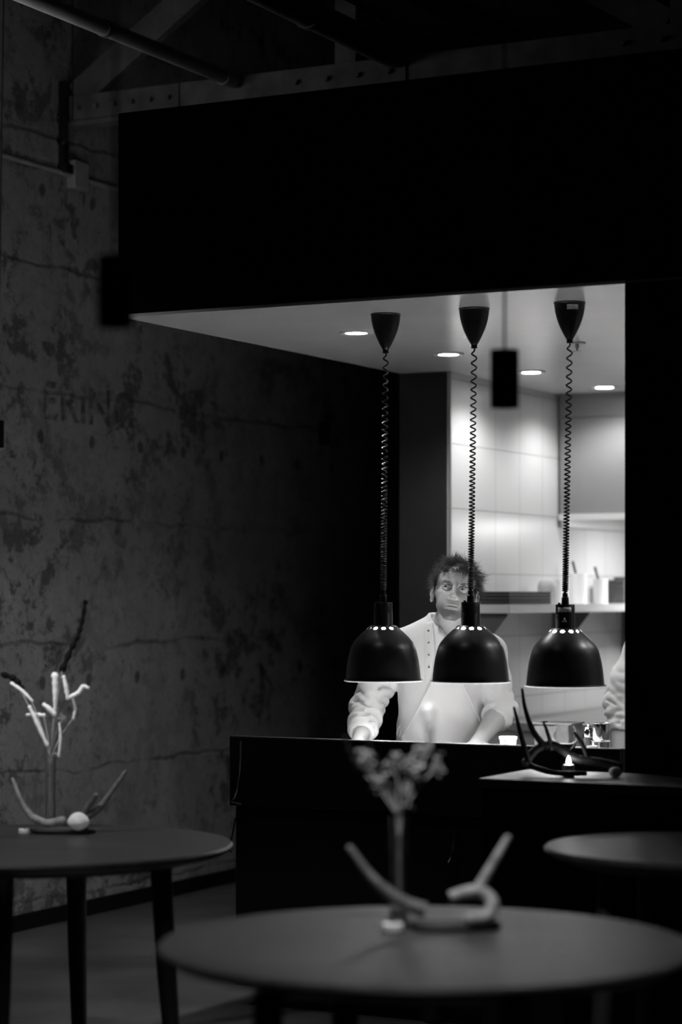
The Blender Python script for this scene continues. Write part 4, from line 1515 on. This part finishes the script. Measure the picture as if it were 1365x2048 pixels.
    # cloth folds: stronger on the sleeves, soft on the trunk
    for s in (0, 1):
        sh, el, wr = (np.array(P[k][s]) for k in ('shoulder', 'elbow', 'wrist'))
        lo = np.minimum(np.minimum(sh, el), wr) - 0.1
        hi = np.maximum(np.maximum(sh, el), wr) + 0.1
        sl, gg = g.region(lo, hi, 0.0)
        x, y, z = gg
        ax = (el - sh) / np.linalg.norm(el - sh)
        tt = ((x - sh[0]) * ax[0] + (y - sh[1]) * ax[1] + (z - sh[2]) * ax[2]) / np.linalg.norm(el - sh)
        dist = np.sqrt((x - sh[0] - ax[0] * tt * 0.25) ** 2 + (y - sh[1] - ax[1] * tt * 0.25) ** 2)
        wgt = np.clip((tt - 0.15) / 0.6, 0, 1) * np.clip((np.abs(x - chest[0]) - 0.155) / 0.05, 0, 1)
        for q0_, q1_, w0_, w1_, s0_ in ((sh, el, 0.25, 0.75, 0.0), (el, ce_of[s], -0.3, -0.1, 0.33)):
            a2 = (q1_ - q0_) / np.linalg.norm(q1_ - q0_)
            ln_ = float(np.linalg.norm(q1_ - q0_))
            tm = (x - q0_[0]) * a2[0] + (y - q0_[1]) * a2[1] + (z - q0_[2]) * a2[2]
            e1 = np.cross(a2, (0, 1, 0)); e1 /= np.linalg.norm(e1)
            e2 = np.cross(a2, e1)
            ph = np.arctan2(x * e2[0] + y * e2[1] + z * e2[2] - float(q0_ @ e2), x * e1[0] + y * e1[1] + z * e1[2] - float(q0_ @ e1))
            wave = (tm + s0_) / 0.043 + 0.55 * np.sin(ph + 1.0 + s) + 0.40 * np.sin(2 * ph + 2.0 * s + 9 * tm) + 0.25 * np.sin(3 * ph + 30 * tm)
            crease = 1 - np.abs(np.sin(np.pi * wave)) ** 0.7
            crease = crease * (0.55 + 0.45 * np.sin(2 * ph + 37 * tm + s))
            w_ = np.clip((tm / ln_ - w0_) / (w1_ - w0_), 0, 1) * ((tm > -0.02) & (tm < ln_ + 0.01)) * np.clip((np.abs(x - chest[0]) - 0.165) / 0.04, 0, 1)
            g.d[sl] += (P['crease'][s] * w_ * crease).astype(np.float32)
        g.d[sl] += (0.010 * wgt * folds(x, y, z, P['seed'] + 5 + s, 34, ax + np.array((0.5, 0, 0.2)))).astype(np.float32)
    g.d += (0.0125 * folds(X, Y_, Z_, P['seed'] + 9, 17, (0.65, 0.1, 0.7)) * np.clip((1.28 - Z_) / 0.1, 0, 1)).astype(np.float32)
    # stand collar, opening at the throat, hem
    ncen = nb + (0, 0.01, 0.005)
    g.put(cap(nb + (0, 0.03, -0.03), nb + (0, 0.02, 0.035), 0.076, 0.070), 0.02)
    g.put(cap(nb + (0, 0.0, 0.0), nb + (0, -0.01, 0.16), 0.063, 0.075), 0.004, True)
    g.put(ell(nb + (0.012, -0.10, 0.005), (0.040, 0.075, 0.085)), 0.006, True)
    for ce, dv in cuffs:                                             # open sleeve ends
        g.put(cap(ce + dv * 0.056, ce + dv * 0.2, 0.048, 0.05), 0.004, True)
    g.d[:] = np.maximum(g.d, 0.76 - Z_)
    g.d[:] = np.maximum(g.d, (Z_ - (nb[2] + 0.045)).astype(np.float32))

    def front(xq, zq):
        i = int(np.argmin(np.abs(g.ax[0] - xq)))
        k = int(np.argmin(np.abs(g.ax[2] - zq)))
        col = g.d[i, :, k]
        m_ = np.nonzero(col < 0)[0]
        if len(m_) == 0:
            return -0.12
        jx = m_[0]
        if jx == 0:
            return float(g.ax[1][0])
        t = col[jx - 1] / (col[jx - 1] - col[jx])
        return float(g.ax[1][jx - 1] + t * (g.ax[1][jx] - g.ax[1][jx - 1]))
    bx = P['placket']
    sl, gg = g.region((bx - 0.016, -0.5, 1.02), (bx + 0.016, 0.0, nb[2]), 0.0)
    x, y, z = gg
    g.d[sl] -= (0.0045 * (np.abs(x - bx) < 0.014) * (y < chest[1] - 0.03)).astype(np.float32)
    V, Q = g.mesh()
    jk = mesh_from(V, Q, 'jacket', MT['jacket'], body, smooth_iter=2)
    jk['label'] = 'white long-sleeved jacket with rolled cuffs'
    for dz in (0.032, 0.078, 0.126, 0.174):
        zq = nb[2] + 0.006 - dz
        yq = front(bx, zq) - 0.001
        MB().tube([(bx, yq + 0.002, zq), (bx, yq - 0.0025, zq)], 0.0042, 12).build('stud', MT['stud'], jk)
    # ---- apron: a bib laid over the jacket front
    a = Field(xs, axis_steps([(-0.30, 0.06, 0.0045)]), axis_steps([(0.42, 1.32, 0.006)]))
    for e, r in ((hip, (0.186, 0.150, 0.25)), ((hip + chest) / 2 + (0, -0.01, 0), (0.173, 0.143, 0.235)), (chest + (0, -0.005, 0), (0.183, 0.140, 0.22))):
        a.put(ell(e, r), 0.05)
    a.put(cap(hip + (0, -0.0, 0), hip + (0, -0.03, -0.4), 0.155, 0.16), 0.05)
    X, Y_, Z_ = a.grid()
    a.d += (0.0125 * folds(X, Y_, Z_, P['seed'] + 9, 17, (0.65, 0.1, 0.7)) * np.clip((1.28 - Z_) / 0.1, 0, 1)).astype(np.float32)
    a.d += (0.010 * folds(X, Y_, Z_, P['seed'] + 21, 11, (0.75, 0, -0.5)) * np.clip((1.15 - Z_) / 0.2, 0, 1)).astype(np.float32)
    a.d -= 0.007
    outer = a.d.copy()
    shell = np.maximum(outer, -(outer + 0.013))
    xc = chest[0] + 0.015
    t = np.clip((1.20 - Z_) / 0.26, 0, 1)
    wd = 0.045 + 0.125 * t ** 1.15 + np.clip(0.92 - Z_, 0, 1) * 0.1
    side = np.abs(X - xc) - wd
    a.d[:] = np.maximum(np.maximum(shell, side * 0.75), np.maximum(Z_ - 1.225, 0.46 - Z_))
    a.d[:] = np.maximum(a.d, Y_ - 0.03)
    fa = outer

    def afront(xq, zq):
        i = int(np.clip(np.argmin(np.abs(a.ax[0] - xq)), 0, len(a.ax[0]) - 1))
        k = int(np.argmin(np.abs(a.ax[2] - zq)))
        m_ = np.nonzero(fa[i, :, k] < 0)[0]
        if len(m_) == 0 or m_[0] == 0:
            return 0.0
        jx = m_[0]
        t_ = fa[i, jx - 1, k] / (fa[i, jx - 1, k] - fa[i, jx, k])
        return float(a.ax[1][jx - 1] + t_ * (a.ax[1][jx] - a.ax[1][jx - 1]))
    V, Q = a.mesh()
    ap = mesh_from(V, Q, 'apron', MT['apron'], body, smooth_iter=2)
    ap['label'] = 'white bib apron over the jacket'
    for s in (-1, 1):                                                # bound edges
        pts = []
        for zq in np.linspace(1.215, 0.80, 40):
            t_ = min(max((1.20 - zq) / 0.26, 0), 1)
            xq = xc + s * (0.045 + 0.125 * t_ ** 1.15 + max(0.92 - zq, 0) * 0.1)
            pts.append((xq, min(afront(xq, zq), 0.025), zq))
        MB().tube(pts, 0.0042, 8).build('bound_edge', MT['apron'], ap)
    for s in (-1, 1):                                                # neck straps
        pts = []
        for i in range(9):
            q_ = i / 8
            xq = xc + s * (0.040 + 0.012 * q_)
            zq = 1.215 + (nb[2] + 0.0 - 1.215) * q_
            pts.append((xq, front(xq, zq) - 0.003, zq))
        MB().tube(pts, 0.009, 8, flat=0.3).build('neck_strap', MT['apron'], ap)
    lx = xc - 0.175
    MB().tube([(lx, -0.03, 0.985), (lx - 0.012, -0.045, 0.97), (lx - 0.018, -0.05, 0.945), (lx - 0.008, -0.05, 0.935), (lx - 0.002, -0.045, 0.955), (lx + 0.006, -0.035, 0.98)], 0.0022, 6).build('apron_tie', MT['apron'], ap)
    # ---- trousers and shoes
    tr_ = Field(axis_steps([(-0.30, 0.30, 0.009)]), axis_steps([(-0.22, 0.24, 0.009)]), axis_steps([(0.03, 1.02, 0.012)]))
    tr_.put(ell(hip + (0, 0, -0.02), (0.167, 0.128, 0.16)), 0.04)
    sho = Field(axis_steps([(-0.30, 0.30, 0.007)]), axis_steps([(-0.30, 0.20, 0.007)]), axis_steps([(-0.01, 0.16, 0.006)]))
    for lx in (-0.095, 0.095):
        hp = np.array((hip[0] + lx, hip[1], hip[2] - 0.06))
        kn = np.array((hip[0] + lx * 1.25, hip[1] - 0.02, 0.48))
        an = np.array((hip[0] + lx * 1.35, hip[1] + 0.03, 0.06))
        chain(tr_, [hp, kn, an], [0.092, 0.078, 0.066], 0.03)
        sho.put(cap(an + (0, 0.03, 0.0), an + (lx * 0.1, -0.16, -0.005), 0.050, 0.046), 0.02)
        sho.put(cap(an + (0, 0.0, 0.05), an + (0, -0.02, 0.01), 0.052, 0.05), 0.02)
    X, Y_, Z_ = tr_.grid()
    tr_.d += (0.008 * folds(X, Y_, Z_, P['seed'] + 31, 22)).astype(np.float32)
    V, Q = tr_.mesh()
    mesh_from(V, Q, 'trousers', MT['trousers'], body, smooth_iter=1)
    X, Y_, Z_ = sho.grid()
    sho.d[:] = np.maximum(sho.d, (0.001 - Z_).astype(np.float32))
    V, Q = sho.mesh()
    mesh_from(V, Q, 'shoes', MT['shoe'], body, smooth_iter=1)
    return body


CHEF = dict(head_scale=1.10, head=(0.050, -0.13, 1.513), head_rot=(math.radians(-11), math.radians(9), math.radians(-5)), neck=(0.022, -0.055, 1.385), chest=(0.0, -0.03, 1.19), hip=(0.0, 0.04, 0.90),
            shoulder=((-0.195, 0.0, 1.280), (0.185, -0.06, 1.270)), elbow=((-0.292, -0.02, 1.055), (0.238, -0.07, 1.045)), wrist=((-0.328, -0.255, 0.925), (0.130, -0.285, 0.925)),
            handdir=((0.05, -1, -0.06), (-0.25, -1, -0.06)), handup=((0, 0, 1), (0, 0, 1)), hand_z=(0.885, 0.965),
            cuff=(0.66, 0.22), sleeve=(0.074, 0.064), crease=(0.023, 0.008), res=0.0021, beard=1.0, gaze=(-0.42, -0.9, 0.02), seed=3, hair=0.058, strands=9000, fringe=True, hairmat='hair', placket=-0.055)
build_person(CHEF, (0.40, 9.0, 0.0), 0.0, 'person in white jacket and apron leaning on the pass, looking out')
COOK = dict(CHEF)
COOK.update(head_scale=1.06, head=(0.0, -0.05, 1.545), head_rot=(math.radians(14), 0.0, math.radians(30)), neck=(0.0, -0.01, 1.345), chest=(0.0, 0.0, 1.18), hip=(0.0, 0.03, 0.92),
            shoulder=((-0.180, 0.0, 1.262), (0.180, 0.0, 1.262)), elbow=((-0.258, 0.03, 1.04), (0.262, 0.03, 1.055)), wrist=((-0.282, -0.06, 0.80), (0.20, -0.16, 0.86)),
            handdir=((0.1, -0.45, -1), (-0.25, -0.6, -1)), handup=((0.3, -1, 0.3), (-0.3, -1, 0.3)), hand_z=(0.62, 0.87), cuff=(0.40, 0.40), sleeve=(0.084, 0.080), crease=(0.012, 0.012), res=0.003,
            beard=0.4, gaze=(0, -1, -0.2), seed=17, hair=0.035, strands=3600, fringe=False, hairmat='hair2', placket=0.03)
cook = build_person(COOK, (1.455, 9.55, 0.0), 0.0, 'person in white rolled-sleeve jacket half hidden by the black wall')

# ------------------------------------------------------------------ light
def light(kind, name, loc, energy, target=None, **kw):
    d = bpy.data.lights.new(name, kind)
    d.energy = energy
    for k, v in kw.items():
        setattr(d, k, v)
    o = bpy.data.objects.new(name, d)
    COL.objects.link(o)
    o.location = loc
    if target is not None:
        o.rotation_euler = (Vector(target) - Vector(loc)).to_track_quat('-Z', 'Y').to_euler()
    return o


R = math.radians
for lb, u, v in DL:
    p = L(u, v, 2.515)
    light('SPOT', 'downlight_and_fill', p, 30, (p.x, p.y, 0), spot_size=R(148), spot_blend=0.6, shadow_soft_size=0.04)
for u, v in ((2.6, 0.9), (2.6, 1.9), (2.6, 2.9), (3.6, 1.4), (3.6, 2.6)):  # added fill spots, unseen behind the black wall, brighten tiles and ceiling
    p = L(u, v, 2.5)
    light('SPOT', 'downlight_and_fill', p, 40, (p.x, p.y, 0), spot_size=R(140), spot_blend=0.7, shadow_soft_size=0.05)
light('AREA', 'hood_light', L(0.85, 4.3, 1.89), 19, L(0.6, 4.3, 0), shape='RECTANGLE', size=0.6, size_y=0.3)

# dining side
light('SPOT', 'wall_spot', (-0.25, 3.2, 1.0), 210, at(-60, 980, 10.0), spot_size=R(29), spot_blend=1.0, shadow_soft_size=0.10)
light('SPOT', 'table_spot', (-1.16, 6.75, 2.0), 42, (-0.93, 6.85, 0.8), spot_size=R(85), spot_blend=0.8, shadow_soft_size=0.025)
light('SPOT', 'table_spot', (0.12, 4.65, 2.2), 95, (0.2, 5.1, 0.8), spot_size=R(80), spot_blend=0.8, shadow_soft_size=0.025)  # added lamp with no fitting, lights the flowers from in front
light('SPOT', 'floor_spot', (-0.6, 6.6, 4.0), 22, L(0.6, 0.0, 0), spot_size=R(50), spot_blend=0.9, shadow_soft_size=0.08)

wd = bpy.data.worlds.new('dim_room')
SC.world = wd
wd.use_nodes = True
wd.node_tree.nodes['Background'].inputs[0].default_value = (1, 1, 1, 1)
wd.node_tree.nodes['Background'].inputs[1].default_value = 0.006
light('AREA', 'roof_fill', L(-0.9, 0.2, 3.45), 2.2, L(0.4, 2.2, 4.9), shape='RECTANGLE', size=1.2, size_y=0.3)  # added fill without a fitting, lifts the dark roof and truss

# ------------------------------------------------------------------ camera
cd_ = bpy.data.cameras.new('camera')
cam = bpy.data.objects.new('camera', cd_)
COL.objects.link(cam)
cam.location = (0, 0, HC)
cam.rotation_euler = (PI / 2, 0, 0)
cd_.sensor_fit = 'VERTICAL'
cd_.sensor_height = 36.0
cd_.lens = 36.0 * F / 2048.0
cd_.shift_y = (HOR - 1024.0) / 2048.0
cd_.clip_start = 0.05
cd_.clip_end = 60
cd_.dof.use_dof = True
cd_.dof.focus_distance = 8.5
cd_.dof.aperture_fstop = 1.55
SC.camera = cam
SC.view_settings.view_transform = 'Standard'
SC.view_settings.look = 'None'
SC.view_settings.exposure = 0.0
SC.view_settings.gamma = 1.0
SC.view_settings.use_curve_mapping = False
